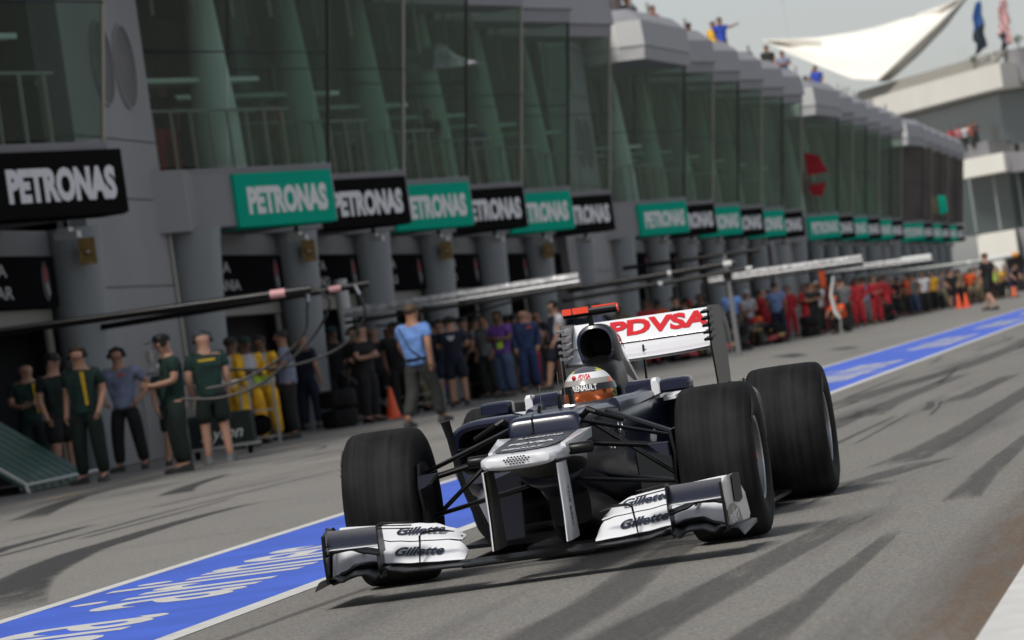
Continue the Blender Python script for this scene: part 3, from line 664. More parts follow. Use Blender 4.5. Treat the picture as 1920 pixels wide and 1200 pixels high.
# --- driver
def skin_mesh(V, E, rad, root=0, sub=2, name='body'):
    me = bpy.data.meshes.new(name); me.from_pydata(V, E, [])
    o = bpy.data.objects.new('tmp', me); C.objects.link(o)
    o.modifiers.new('s', 'SKIN'); sv_ = me.skin_vertices[0].data
    for i, r in enumerate(rad): sv_[i].radius = (r if isinstance(r, tuple) else (r, r)); sv_[i].use_root = (i == root)
    o.modifiers['s'].use_smooth_shade = True
    m = o.modifiers.new('u', 'SUBSURF'); m.levels = sub; m.render_levels = sub
    bpy.context.view_layer.update()
    r = bpy.data.meshes.new_from_object(o.evaluated_get(bpy.context.evaluated_depsgraph_get()))
    bpy.data.objects.remove(o); r.name = name
    for p in r.polygons: p.use_smooth = True
    return r
drv = thing('person', 'racing driver in a grey and yellow helmet sitting in the blue and white car', 'person', (-2.895, 17.82, 0), .006)
suit = mat('white_race_suit', (.5,.5,.52), .8, noise=.15, nscale=20)
bm_ = skin_mesh([(0,1.62,.22),(0,1.56,.40),(0,1.50,.52),(0,1.42,.60),(.17,1.45,.53),(.24,1.28,.42),(.13,1.05,.50),(-.17,1.45,.53),(-.24,1.28,.42),(-.13,1.05,.50),(.09,1.25,.2),(.08,.75,.36),(.08,.35,.30),(-.09,1.25,.2),(-.08,.75,.36),(-.08,.35,.30)],
    [(0,1),(1,2),(2,3),(2,4),(4,5),(5,6),(2,7),(7,8),(8,9),(0,10),(10,11),(11,12),(0,13),(13,14),(14,15)], [.14,.13,.12,.055,.07,.05,.04,.07,.05,.04,.09,.06,.05,.09,.06,.05])
bm_.materials.clear(); bm_.materials.append(suit); put('racing_overalls', bm_, drv)
b = MB()
def helm(k=1.0, n=40, rows=26, zmin=-.95, zmax=1.0):
    rs = []
    for i in range(rows+1):
        t = zmin+(zmax-zmin)*i/rows; t = max(-.9999, min(.9998, t)); rr = math.sqrt(1-t*t) if t > 0 else (1-(-t)**3*.22)
        rs.append([(.122*k*rr*math.cos(a), 1.285+(.150 if math.sin(a) > 0 else .143)*k*rr*math.sin(a), .672+(.128 if t > 0 else .11)*k*t) for a in [2*math.pi*j/n for j in range(n)]])
    return rs
yel_p = mat('yellow_helmet_paint', (.62,.60,.03), .25, coat=1); helmg = mat('grey_helmet_paint', (.30,.29,.27), .3, coat=.6); visor = mat('orange_visor', (.85,.22,.07), .12, metal=.75, coat=1)
b.rings(helm()); hel = b.build('helmet', [helmg, white, yel_p, mat('dark_helmet_paint', (.07,.075,.09), .3, coat=.6), mat('orange_helmet_paint', (.7,.13,.02), .3, coat=.6), mat('green_helmet_paint', (.10,.16,.03), .3, coat=.6)], drv)
for p in hel.data.polygons:
    c = p.center; z = c.z-.672; x = c.x; fy = -(c.y-1.285)
    band = z - .30*max(0, -fy)*0
    if z > .100: p.material_index = 3 if (abs(x) < .050 and z > .104 and fy > -.02) else 2
    elif z > .066: p.material_index = 1
    elif z < .045 and (abs(x) > .06 or fy < 0): p.material_index = 5 if (int((c.y+c.z*3)*30) % 2) else 2
    elif abs(x) > .098 and z > .02: p.material_index = 4
def vband(z0, z1, k, a0=-.18, a1=1.18, n=30):
    rs = []
    for i in range(n+1):
        a = math.pi+math.pi*(a0+(a1-a0)*i/n)
        def P(kk, z):
            t = (z-.672)/(.128 if z > .672 else .11); rr = math.sqrt(max(.01, 1-t*t)) if t > 0 else (1-(-t)**3*.22)
            return (.122*kk*rr*math.cos(a), 1.285+.143*kk*rr*math.sin(a)*(1 if math.sin(a) < 0 else .9), z)
        rs.append([P(k, z0), P(k, z1), P(k-.03, z1), P(k-.03, z0)])
    return rs
b = MB(); b.rings(vband(.612, .694, 1.035, .13, .87)); vz = b.build('visor', visor, hel)
b = MB(); b.rings(vband(.688, .718, 1.05)); b.build('visor_strip', blk, hel)
b = MB(); b.rings(vband(.580, .614, 1.05, -.1, 1.1)); b.build('chin_bar', satin, hel)
def curved_text(s, z, k, size, fit, m, parent, a_mid=math.pi*1.5, tilt=0, **kw):
    me = text_mesh(s, size, **kw).copy(); me.materials.clear(); me.materials.append(m)
    xs = [v.co.x for v in me.vertices]; f = fit/(max(xs)-min(xs))
    for v in me.vertices:
        x, y, zz = v.co.x*f, v.co.y, v.co.z
        a = a_mid+x/.13; Z = z+y+tilt*x; t = (Z-.672)/(.128 if Z > .672 else .11); rr = math.sqrt(max(.01, 1-t*t)) if t > 0 else (1-(-t)**3*.22)
        kk = k+zz*8
        v.co = (.122*kk*rr*math.cos(a), 1.285+.143*kk*rr*math.sin(a), Z)
    return put('lettering', me, parent)
curved_text('RENAULT', .7030, 1.058, .034, .122, wprint, hel, math.pi*1.50, ext=.0003, bold=.03)
curved_text('PDVSA', .753, 1.012, .030, .078, red, hel, math.pi*1.50, ext=.0003, bold=.03, shear=.2)
b = MB(); b.sphere((-.046, 1.178, .753), .010, .006, .011, 10, 6); b.build('red_emblem', red, hel)
b = MB(); b.box(-.13, .13, 1.10, 1.13, .57, .62); b.build('harness', mat('red_belt', (.3,.02,.03), .6), drv)

# --- parked black and gold racing cars, copied from the same chassis
SWAP = {'navy_paint': blk, 'white_paint': gold, 'nose_grey_paint': blk, 'slate_blue_paint': gold, 'rim_metal': gold}
def clone_car(loc, rz, label, front_red=False):
    c = copy_tree(car); c.location = loc; c.rotation_euler = (0, 0, rz); c['label'] = label; c['group'] = 'black and gold racing cars in their pit boxes'
    cache = {}
    def walk(o):
        for k in list(CH.get(o.name, [])):
            if 'lettering' in k.name or 'emblem' in k.name or 'outline' in k.name or 'badge' in k.name or 'flash' in k.name: bpy.data.objects.remove(k); continue
            walk(k)
            if k.data:
                for i, sl_ in enumerate(k.material_slots):
                    mm = k.data.materials[i]
                    if mm and mm.name in SWAP:
                        sl_.link = 'OBJECT'; sl_.material = SWAP[mm.name]
                if front_red and k.name.split('.')[0] in ('wing_flap', 'rear_wing_plane'):
                    for sl_ in k.material_slots: sl_.link = 'OBJECT'; sl_.material = tred2
    CH = {}
    for x in bpy.data.objects:
        if x.parent: CH.setdefault(x.parent.name, []).append(x)
    walk(c)
    return c
tred2 = mat('red_wing_paint', (.5,.02,.03), .35, coat=.5)
clone_car((-14.3, 128.5, 0), .22, 'black and gold racing car with a red front wing parked in its pit box', True)
clone_car((-14.1, 113.5, 0), .30, 'black and gold racing car half hidden beside the rear wing of the blue car', True)

# ================================================================ THE PIT BUILDING
wallm = mat('grey_cladding', (.245, .24, .25), .55, noise=.10, nscale=.5, bump=.02, bscale=3, stretch=(1,1,.25), spec=.25)
colm = mat('column_paint', (.24, .26, .27), .5, noise=.10, nscale=1.5, stretch=(1,1,.2), spec=.3)
parm = mat('parapet_cladding', (.25, .25, .27), .45, noise=.05, nscale=.5)
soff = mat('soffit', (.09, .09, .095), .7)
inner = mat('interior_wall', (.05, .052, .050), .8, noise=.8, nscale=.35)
slabm = mat('interior_slab', (.12, .14, .13), .7)
intcol = mat('interior_column', (.60, .68, .64), .5)
frame = mat('window_frame', (.03, .035, .035), .4, metal=.3)
fit_d = mat('fitting_dark', (.012,.013,.015), .6); fit_b = mat('fitting_blue_grey', (.08,.10,.13), .6); fit_p = mat('fitting_pale', (.40,.45,.43), .6); fit_r = mat('fitting_brown', (.12,.07,.045), .6)
beige = mat('beige_mullion', (.36, .34, .28), .5)
railm = mat('rail_metal', (.30, .32, .30), .4, metal=.3)
grn = mat('green_board', (.012, .40, .27), .5, noise=.03, nscale=2, spec=0)
bbk = mat('black_board', (.012, .012, .012), .5, spec=0)
brdw = mat('board_letter_white', (.78, .78, .80), .5, spec=0)
brdc = mat('board_letter_cream', (.80, .80, .79), .5, spec=0)
panel_k = mat('header_panel_black', (.010, .010, .011), .5, spec=0)
hdr = mat('door_header_grey', (.13, .13, .135), .6)
roll = mat('roller_housing', (.20, .19, .165), .6)
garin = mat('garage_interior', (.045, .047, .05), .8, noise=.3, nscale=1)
garlt = mat('garage_partition', (.17, .17, .18), .7)
lamp_w = mat('lamp_housing', (.55, .57, .56), .4)
brass = mat('brass_speaker', (.30, .20, .075), .45, noise=.3, nscale=9)
ltg = mat('panel_letter_grey', (.36, .36, .37), .6)
cream_l = mat('pale_post', (.6,.56,.48), .6)
sunlit_clad = mat('sunlit_cladding', (.62,.62,.60), .5)  # parapet cladding with sunlight put into its colour
brownp = mat('brown_panel', (.060,.050,.044), .5, noise=.3, nscale=.8, spec=.2)
BAY = 7.05
GROUPS = [[59.2-BAY*i for i in range(5, -1, -1)], [74.7+BAY*i for i in range(6)], [125.5+BAY*i for i in range(6)], [176.0+BAY*i for i in range(6)], [226.0+BAY*i for i in range(6)]]
bld = thing('pit_building', 'long grey pit building with stepped leaning glass fronts above the garages', 'building', (0, 0, 0))
def on(Ye, t, off=0.0):       # point on the saw-tooth front of the bay that ends at Ye: t=0 far back corner, t=1 tip
    x0, x1 = -17.5, -15.4
    d = Vector((BAY, -(x1-x0), 0)).normalized()      # outward normal
    return Vector((x0+(x1-x0)*t+d.x*off, Ye-BAY+BAY*t+d.y*off))
def prof_prism(b, Ye, prof, t0=0, t1=1):  # profile: (offset outward, z) swept along the bay
    A = [(*on(Ye, t0, o), z) for o, z in prof]; B = [(*on(Ye, t1, o), z) for o, z in prof]; b.rings([A, B])
LEAN = .62/3.95
def glz(z): return .0+(z-4.70)*LEAN*1.0
def bay(Ye, gi, bi, near=True):
    p = bpy.data.objects.new('bay', None); C.objects.link(p); p.parent = bld; p['label'] = 'stepped bay of leaning green glass with a grey parapet'
    # fascia under the glass
    b = MB(); prof_prism(b, Ye, [(-.6, 3.66), (0, 3.66), (.0, 4.60), (.02, 4.70), (-.6, 4.70)]); 
    b.box(-20.5, -17.3, Ye-BAY, Ye, 4.45, 4.70)
    b.build('fascia', wallm, p, smooth=False)
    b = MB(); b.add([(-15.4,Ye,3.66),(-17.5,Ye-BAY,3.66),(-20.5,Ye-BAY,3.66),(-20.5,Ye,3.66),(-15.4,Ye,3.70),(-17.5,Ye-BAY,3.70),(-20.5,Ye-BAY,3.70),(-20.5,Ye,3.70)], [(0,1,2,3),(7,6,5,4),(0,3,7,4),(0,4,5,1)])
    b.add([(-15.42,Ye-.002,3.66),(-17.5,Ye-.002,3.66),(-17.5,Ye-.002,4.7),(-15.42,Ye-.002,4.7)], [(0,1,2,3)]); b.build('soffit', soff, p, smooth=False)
    # glass: two rows of two panes, real gaps covered by frames
    if near:
        for (z0, z1) in ((4.74, 6.62), (6.68, 8.62)):
            for (t0, t1) in ((.0, .495), (.505, .985)):
                b = MB(); b.add([(*on(Ye, t0, glz(z0)), z0), (*on(Ye, t1, glz(z0)), z0), (*on(Ye, t1, glz(z1)), z1), (*on(Ye, t0, glz(z1)), z1)], [(0,1,2,3)])
                b.build('glass_pane', glass, p, smooth=False)
        b = MB(); b.add([(-15.46,Ye-.01,4.74),(-17.5,Ye-.01,4.74),(-17.5,Ye-.01,8.62),(-15.46+.6,Ye-.01,8.62)], [(0,1,2,3)]); b.build('glass_pane', glass, p, smooth=False)
    else:
        b = MB(); b.add([(*on(Ye, 0, 0), 4.74), (*on(Ye, .985, 0), 4.74), (*on(Ye, .985, glz(8.62)), 8.62), (*on(Ye, 0, glz(8.62)), 8.62)], [(0,1,2,3)]); b.build('glass_pane' if gi < 4 else 'brown_panel', glass if gi < 4 else brownp, p, smooth=False)
        b = MB(); b.add([(-15.46,Ye-.01,4.74),(-17.5,Ye-.01,4.74),(-17.5,Ye-.01,8.62),(-15.46+.6,Ye-.01,8.62)], [(0,1,2,3)]); b.build('glass_pane', glass, p, smooth=False)
    b = MB(); b.tube([(*on(Ye, .99, glz(4.7)), 4.70), (*on(Ye, .99, glz(8.64)), 8.64)], .035, 6); b.build('corner_mullion', beige if bi % 2 == 1 or bi == 5 else frame, p)
    b = MB(); b.tube([(*on(Ye, 0, glz(6.65)+.02), 6.65), (*on(Ye, .99, glz(6.65)+.02), 6.65)], .018, 4); b.build('transom', frame, p)
    # parapet
    if not (bi == 0 and gi): b = MB(); prof_prism(b, Ye, [(.30, 8.60), (.66, 8.62), (.70, 8.90), (.80, 8.93), (.72, 9.62), (.30, 9.98), (-.2, 9.98), (-.2, 8.60)], 0, .992); b.build('parapet', parm, p, smooth=False)
    # interior: back wall, slab edge, ceiling strips, columns, balcony rail
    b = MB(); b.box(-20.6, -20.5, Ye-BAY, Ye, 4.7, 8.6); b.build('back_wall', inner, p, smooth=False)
    b = MB(); b.lathe_z([(.45, 4.7), (.42, 5.6), (.22, 8.2), (.16, 8.7)], -17.0, Ye-1.6, 14); b.build('inner_column', intcol, p)
    rb = random.Random(int(Ye*10))
    for k in range(5 if near else 2):
        b = MB(); y = Ye-rb.uniform(.8, 6.6); x = -17.5-rb.uniform(0, 2.0); w_ = rb.uniform(.3, 1.3); h_ = rb.uniform(.5, 2.6); z0 = 4.7 if rb.random() < .6 else rb.uniform(5.6, 7.0)
        b.box(x-.3, x, y, y+w_, z0, min(8.5, z0+h_)); b.build('interior_fitting', rb.choice([fit_d, fit_d, fit_b, fit_p, fit_r]), p, smooth=False)
    if near:
        for k in range(11):
            b = MB(); y = Ye-6.7+k*.62; x = on(Ye, (y-(Ye-BAY))/BAY)[0]-.5; b.box(x-.022, x+.022, y, y+.04, 4.7, 5.75); b.build('rail_post', beige, p, smooth=False)
        for k in range(5):
            b = MB(); y = Ye-6.2+k*1.3; x = on(Ye, (y-(Ye-BAY))/BAY)[0]-.2; b.box(x-.02, x+.03, y, y+.04, 7.35, 8.6); b.build('beige_strip', beige, p, smooth=False)  # thin upright beige strips below the ceiling
        b = MB(); a, c = on(Ye, .03, -.5), on(Ye, .95, -.5); b.tube([(a.x, a.y, 5.76), (c.x, c.y, 5.76)], .025, 5); b.build('hand_rail', railm, p)
        b = MB(); a, c = on(Ye, .0, -1.3), on(Ye, .95, -1.0); b.plate([(a.x, a.y, 6.38), (c.x, c.y, 6.38), (c.x-.6, c.y, 6.38), (a.x-.6, a.y, 6.38)], .08, 'z'); b.build('inner_canopy', intcol, p, smooth=False)
    return p
BAYI = 0
for gi, g in enumerate(GROUPS):
    for bi, Ye in enumerate(g): bay(Ye, gi, bi, near=(gi in (1, 2) or (gi == 0 and bi == 5)))
# pylon walls between the groups, with the two round openings
def pylon_wall(Y0, Y1, circ=True):
    p = bpy.data.objects.new('pylon', None); C.objects.link(p); p.parent = bld; p['label'] = 'plain grey pylon wall with two large round dark openings'
    zs = (0, 1.35, 2.75, 4.15, 5.1, 7.6, 8.9, 10.4)
    for a, c in zip(zs, zs[1:]):
        b = MB(); b.box(-17.3, -16.84, Y0, Y1, a+.012, c-.012); b.build('wall_panel', wallm, p, smooth=False)
    b = MB(); b.box(-17.28, -16.87, Y0+.02, Y1-.02, 0, 10.3); b.build('wall_core', soff, p, smooth=False)
    for yc in (Y1-2.75, Y1-1.35):
        b = MB(); n = 32; b.add([(-16.825, yc+.60*math.cos(2*math.pi*k/n), 6.30+.66*math.sin(2*math.pi*k/n)) for k in range(n)], [tuple(range(n))])
        b.build('round_opening', mat('perforated_disc', (.085,.08,.08), .6, noise=.35, nscale=1.2), p, smooth=False)
        b = MB(); rs = [[(-16.835+dx, yc+(.60+dr)*math.cos(2*math.pi*k/n), 6.30+(.66+dr)*math.sin(2*math.pi*k/n)) for k in range(n)] for dx, dr in ((0,.04),(.03,.03),(.03,0),(0,-.005))]
        b.rings(rs, cap=False); b.build('opening_rim', wallm, p)
    b = MB(); b.box(-16.83, -16.80, Y1-.10, Y1, 0, 3.62); b.build('edge_trim', beige, p, smooth=False)
pylon_wall(62.9, 67.9); pylon_wall(110.6, 118.4); pylon_wall(161.4, 168.9); pylon_wall(211.9, 218.9)
# fascia facets in front of each pylon group start
for gi in (1, 2, 3, 4):
    Y0 = GROUPS[gi][0]-BAY; b = MB()
    b.hexa([(-17.2,Y0-1.2,3.60),(-16.5,Y0+.4,3.60),(-17.0,Y0+3.5,3.60),(-17.4,Y0+3.5,3.60),(-17.2,Y0-1.2,4.62),(-16.5,Y0+.4,4.62),(-17.0,Y0+3.5,4.62),(-17.4,Y0+3.5,4.62)])
    b.build('fascia_facet', wallm, bld, smooth=False)
    Ye = GROUPS[gi][0]
    def foot(i): return [(-17.4, Y0+.6), (-15.75-i, Y0-.25+i), (-15.08-i, Y0+.15+i*.6), (-14.63-i, Ye-.03), (-17.4, Ye-.03)]
    for nm_, i0, z0, i1, z1 in (('parapet_base', .06, 8.50, .02, 8.86), ('parapet_face', 0, 8.88, .03, 9.60), ('parapet_cap', .03, 9.602, .42, 9.97)):
        b = MB(); A = [(x, y, z0) for x, y in foot(i0)]; B = [(x, y, z1) for x, y in foot(i1)]; b.rings([A, B]); o = b.build(nm_, [parm, sunlit_clad], bld, smooth=False)
        for pl in o.data.polygons:
            if pl.normal.y < -.75 and abs(pl.normal.z) < .8: pl.material_index = 1  # end faces towards the sun painted pale, as if sunlit
# columns between the garages
gcols = []
for gi, g in enumerate(GROUPS):
    ys = [g[0]-BAY+1.7]+[Ye+2.9 for Ye in g] if gi else [Ye+3.0 for Ye in g]
    for ci, y in enumerate(ys):
        k_ = 1.25 if (gi and ci == 0) else 1.0
        b = MB(); b.lathe_z([(.33*k_, -.01), (.34*k_, .5), (.39*k_, 2.0), (.47*k_, 3.4), (.50*k_, 3.66)], 0, 0, 24, sy=1.3)
        b.build('column', colm, bld, loc=(-16.95, y, 0))
        if gi < 2 or (gi == 2): 
            pass
# garage fronts
for gi, g in enumerate(GROUPS):
    for bi, Ye in enumerate(g):
        ga = bpy.data.objects.new('garage_front', None); C.objects.link(ga); ga.parent = bld; ga['label'] = 'garage opening under a black name panel'
        y0, y1 = Ye-BAY+(3.4 if bi else 2.4), Ye+2.35
        b = MB(); b.box(-17.5, -17.1, y0, y1, 3.28, 3.655); b.build('header', hdr, ga, smooth=False)
        b = MB(); b.box(-17.3, -17.05, y0+.1, y1-.05, 2.52, 3.26); b.build('name_panel', panel_k, ga, smooth=False)
        b = MB(); b.box(-17.5, -17.2, y0, y1, 2.22, 2.50); b.build('roller_housing', roll, ga, smooth=False)
        b = MB(); b.box(-17.42, -17.22, y1-.28, y1-.02, 0, 2.2); b.build('door_jamb', roll, ga, smooth=False)
        b = MB(); b.box(-17.40, -17.24, y1-.48, y1-.38, 0, 2.2); b.build('door_rail', panel_k, ga, smooth=False)
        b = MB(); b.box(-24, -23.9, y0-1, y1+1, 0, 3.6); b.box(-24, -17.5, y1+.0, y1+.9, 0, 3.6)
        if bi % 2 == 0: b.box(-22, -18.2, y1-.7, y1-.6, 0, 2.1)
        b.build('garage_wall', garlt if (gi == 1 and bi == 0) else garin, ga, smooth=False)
        if gi < 3:
            L1, L2 = (('NITDA', 'COLLAR') if gi == 0 else [('LA', 'MANIA'), ('TA', 'UNO'), ('RA', 'RI'), ('EN', 'RO'), ('ON', 'EL'), ('AL', 'NA')][bi])
            for s_, z in ((L1, 3.05), (L2, 2.73)):
                text(s_, ga, ltg, (-17.045, y0+2.3, z), (0,1,0), (0,0,1), .26, fit=.42*len(s_), ext=.002, bold=.015)
            b = MB(); n = 20; b.add([(-17.046, y1-.62+.20*math.cos(2*math.pi*k/n), 2.90+.30*math.sin(2*math.pi*k/n)) for k in range(n)], [tuple(range(n))])
            b.m = 1; b.add([(-17.042, y1-.62+.13*math.cos(2*math.pi*k/n), 3.0+.13*math.sin(2*math.pi*k/n)) for k in range(n)], [tuple(range(n))])
            b.m = 2; b.add([(-17.042, y1-.56, 2.66), (-17.042, y1-.46, 2.72), (-17.042, y1-.55, 2.90), (-17.042, y1-.66, 2.86)], [(0,1,2,3)])
            b.build('crest', [mat('crest_black', (.015,.015,.018), .5), mat('crest_red', (.22,.012,.02), .5), mat('crest_white', (.3,.3,.33), .5)], ga, smooth=False)
# drips and seams on the columns, conduits on the pylon walls
for yw in (62.5, 64.6):
    bb = MB(); bb.tube([(-16.80, yw, 0), (-16.80, yw, 1.36), (-16.80, yw+.9, 1.42)], .018, 5); bb.build('conduit', railm, bld)
for yw in (62.9, 63.6, 65.4, 66.0):
    bb = MB(); bb.box(-16.84, -16.79, yw, yw+.16, 1.55, 1.72); bb.build('socket_box', beige, bld, smooth=False)
# mass of the building behind, roof deck, and the part that runs on behind the photographer
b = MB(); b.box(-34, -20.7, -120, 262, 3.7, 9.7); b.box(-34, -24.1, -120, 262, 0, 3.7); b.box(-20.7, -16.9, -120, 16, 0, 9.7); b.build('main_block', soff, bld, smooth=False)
b = MB(); b.box(-34, -16.2, -120, 262, 9.72, 9.82); b.build('roof_deck', parm, bld, smooth=False)
b = MB(); b.box(-20.6, -17.1, 16, 262, 8.64, 8.72); b.build('upper_ceiling', mat('interior_ceiling', (.07,.075,.07), .8), bld, smooth=False)
# roof railings
for i in range(26):
    y = 112+i*5.6
    b = MB(); b.box(-17.0, -16.95, y, y+.05, 9.8, 10.75); b.build('rail_post', railm, bld, smooth=False)
for z in (10.25, 10.75):
    b = MB(); b.tube([(-16.97, 110, z), (-16.97, 256, z)], .03, 5); b.build('roof_rail', railm, bld)
b = MB(); b.box(-18.4, -16.9, 119.5, 129, 9.8, 11.9); b.build('roof_cabin', mat('roof_cabin_brown', (.34,.27,.24), .7, noise=.5, nscale=1.2), bld, smooth=False)
for y_ in (118.9, 124, 129.3):
    b = MB(); b.tube([(-16.7, y_, 9.9), (-16.75, y_, 12.4)], .09, 6); b.build('roof_post', cream_l, bld)
# roof plant: small masts and boxes along the roof edge
for i in range(14):
    y = 113+i*10.2+rnd.uniform(-1, 1); b = MB(); hgt = rnd.uniform(.5, 1.3)
    b.box(-18.6, -17.6, y, y+rnd.uniform(1, 2.6), 9.8, 9.8+hgt); b.tube([(-17.9, y-.6, 9.8), (-17.9, y-.6, 11.9)], .05, 5); b.build('roof_plant', mat('roof_clutter', (.30,.27,.25), .7, noise=.6, nscale=1.5), bld, smooth=False)
# boards with lettering, lamps and loudspeakers: things of their own
ORD = ['first', 'second', 'third', 'fourth', 'fifth', 'sixth']
GN = ['', 'nearest run of six', 'second run of six', 'third run of six', 'farthest run of six']
for gi, g in enumerate(GROUPS):
    for bi, Ye in enumerate(g):
        if gi == 0 and bi < 5: continue
        green = (bi % 2 == 0) if gi else False
        col = 'green' if green else 'black'
        lab = f'{col} PETRONAS board, {ORD[bi]} of the {GN[gi]} boards above the garages' if gi else 'large black PETRONAS board left of the pylon with two round openings'
        t = thing('sign_board', lab, 'sign board', (*on(Ye, .742 if gi else .80, .0), 4.12), math.atan2(BAY, 2.1), 'green and black lettered boards on the pit building')
        wd = 3.52
        b = MB(); b.box(-wd/2, wd/2-.02, -.06, .02, -.46, .46); b.build('panel', grn if green else bbk, t, smooth=False)
        b = MB(); b.box(-wd/2, wd/2-.02, -.0, .45, -.475, -.462); b.build('under_tray', grn if green else bbk, t, smooth=False)
        if gi < 4 or True:
            text('PETRONAS', t, brdc if green else brdw, (.04, -.066, -.04), (1,0,0), (0,0,1), .60, fit=2.85, ext=.003, bold=.055)
        l = thing('flood_light', f'small white lamp under the {ORD[bi]} {col} board of the {GN[gi]}' if gi else 'small white lamp under the large black board left of the pylon', 'lamp', (-16.3, Ye+.55, 3.56), 0, 'white lamps under the boards')
        b = MB(); b.box(-.17, .17, -.12, .12, -.14, -.04); b.box(-.12, .06, -.14, .14, -.04, .02); b.build('housing', lamp_w, l, smooth=False)
        b = MB(); b.box(-.04, .04, -.03, .03, .0, .12); b.build('bracket', frame, l, smooth=False)
        if gi < 2 and bi % 2 == (1 if gi == 0 else 0):
            k = thing('loudspeaker', 'brass coloured speaker high on the ' + ('column left of the pylon wall' if gi == 0 else f'column right of the {ORD[bi]} green board'), 'loudspeaker', (-16.50, Ye+2.5, 3.27), 0, 'speakers on the garage columns')
            b = MB(); b.rings([[(x*w_, -.25*q_, z*h_) for x, z in ((-1,-1),(1,-1),(1,1),(-1,1))] for q_, w_, h_ in ((0,.06,.08),(.6,.10,.15),(1,.13,.20))]); b.build('horn', brass, k)
            b = MB(); b.lathe_z([(.035,-.02),(.035,.0)], 0, -.262, 10); b.build('driver_cap', lamp_w, k)

# ================================================================ THE FAR BUILDING, SAIL ROOF, FLAGS
cream = mat('cream_render', (.80, .775, .70), .6, noise=.04, nscale=.3)
dglass = glass_mat('far_dark_glass', (.30, .40, .38), .10)
tw = thing('terrace_building', 'sunlit cream terraced building with dark glass beyond the end of the pit lane', 'building', (0, 0, 0))
def slab(b, pts, z0, z1): 
    n = len(pts); b.add([(x, y, z0) for x, y in pts]+[(x, y, z1) for x, y in pts], [tuple(range(n-1,-1,-1)), tuple(range(n, 2*n))]+[(i, (i+1) % n, n+(i+1) % n, n+i) for i in range(n)])
top = [(-27.5, 330), (-13.55, 299), (-9.0, 316), (-22, 345)]
def build_slab(name, pts, z0, z1, m, nm=tw):
    b = MB(); slab(b, pts, z0, z1); return b.build(name, m, nm, smooth=False)
build_slab('roof_slab', top, 14.3, 16.0, cream)
build_slab('rear_block', [(-13.4, 303), (2, 299), (6, 330), (-9, 334)], 14.6, 17.0, wallm)  # grey instead of cream: shade of the right side put into the colour
build_slab('recess_wall', [(-27, 334), (-14.2, 305), (6, 303), (6, 334), (-20, 344)], 10.4, 14.5, mat('far_recess_glass', (.10,.125,.13), .25, coat=.5))
for i in range(7):
    x = -24.5+i*3.6; y = 328-i*6.2 if x < -13.5 else 304
    b = MB(); b.tube([(x, y-1.0, 8), (x+.25, y-1.0, 14.4)], .16, 6); b.build('slender_column', railm, tw)
for r in range(7):   # seat rows on the top
    f = r*.16; b = MB(); slab(b, [(-27.2+f, 331+f), (-14.2+f, 301.5+f), (-13.9+f, 302.1+f), (-26.9+f, 331.6+f)], 16.0+r*.16, 16.1+r*.16)
    b.build('seat_row', mat('seat_stripe_pale', (.6,.55,.45), .6) if r % 2 else mat('seat_stripe_grey', (.30,.30,.30), .6), tw, smooth=False)
build_slab('terrace_parapet', [(-26, 326), (-15.2, 300.5), (-14.0, 304), (-24, 332)], 8.9, 10.8, wallm)
build_slab('lower_slab', [(-17.6, 303), (-14.15, 298), (-12, 306), (-17, 310)], 8.45, 9.75, cream)
build_slab('lower_slab_side', [(-14.1, 299), (4, 297), (6, 305), (-12, 307)], 8.3, 9.6, wallm)  # shaded side of the slab, the shade painted as grey
build_slab('glass_block', [(-18.0, 306), (-14.2, 303), (6, 301), (6, 330), (-18, 330)], 4.4, 8.6, mat('far_glass_block', (.06,.08,.08), .15, coat=.8))
for i in range(6):
    b = MB(); x = -17+i*1.7; b.box(x, x+.12, 301.5, 301.7, 4.5, 8.4); b.build('slender_column', railm, tw, smooth=False)
build_slab('podium_band', [(-17.0, 302), (-14.1, 298), (-14, 306), (-17, 306)], 2.6, 4.35, cream)
build_slab('podium_side', [(-13.9, 300), (6, 297), (6, 306), (-13.9, 307)], 2.2, 4.4, wallm)  # podium side painted grey to stand for its shade
build_slab('entrance_recess', [(-17.0, 306), (-13.6, 305.5), (-13.6, 307), (-17, 307)], -.1, 2.6, soff)
b = MB(); b.tube([(-15.2, 297, -.1), (-15.5, 297, 2.6)], [.35, .5], 8); b.build('entrance_pillar', cream, tw)
# sail canopy
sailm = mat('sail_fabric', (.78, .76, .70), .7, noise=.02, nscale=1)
topc = [(-32.86, 330.0, 22.05), (-30.72, 330.0, 21.8), (-28.24, 330.0, 21.59), (-25.74, 330.0, 21.54), (-23.85, 330.0, 21.67), (-21.51, 330.0, 22.02), (-18.95, 330.0, 22.54), (-16.73, 330.0, 23.03)]
lowc = [(-32.86, 330.0, 22.05), (-30.69, 328.0, 20.54), (-28.22, 326.0, 19.04), (-25.78, 323.0, 17.6), (-23.77, 321.0, 17.1), (-21.5, 324.0, 19.0), (-18.96, 327.0, 21.05), (-16.73, 330.0, 23.03)]
rgt = [(-23.92, 336.0, 17.75), (-21.34, 335.0, 19.35), (-18.76, 333.0, 21.17), (-16.62, 331.0, 23.07)]
sail = thing('sail_canopy', 'large white tensile sail roof rising to a point above the far terraces', 'canopy', (0, 0, 0))
b = MB(); rs = []
for i in range(7):
    f = i/6; rs.append([(a[0]+(c[0]-a[0])*f, a[1]+(c[1]-a[1])*f+1.6*math.sin(math.pi*f), a[2]+(c[2]-a[2])*f) for a, c in zip(topc, lowc)])
b.rings(rs, cap=False, closed=False)
o = b.build('upper_skin', sailm, sail); md = o.modifiers.new('thickness', 'SOLIDIFY'); md.thickness = .06
b = MB(); b.rings([lowc[4:], rgt], cap=False, closed=False); o = b.build('under_skin', mat('sail_fabric_shaded', (.42,.40,.36), .7), sail); md = o.modifiers.new('thickness', 'SOLIDIFY'); md.thickness = .06  # same sail fabric, the shade underneath painted as a darker colour
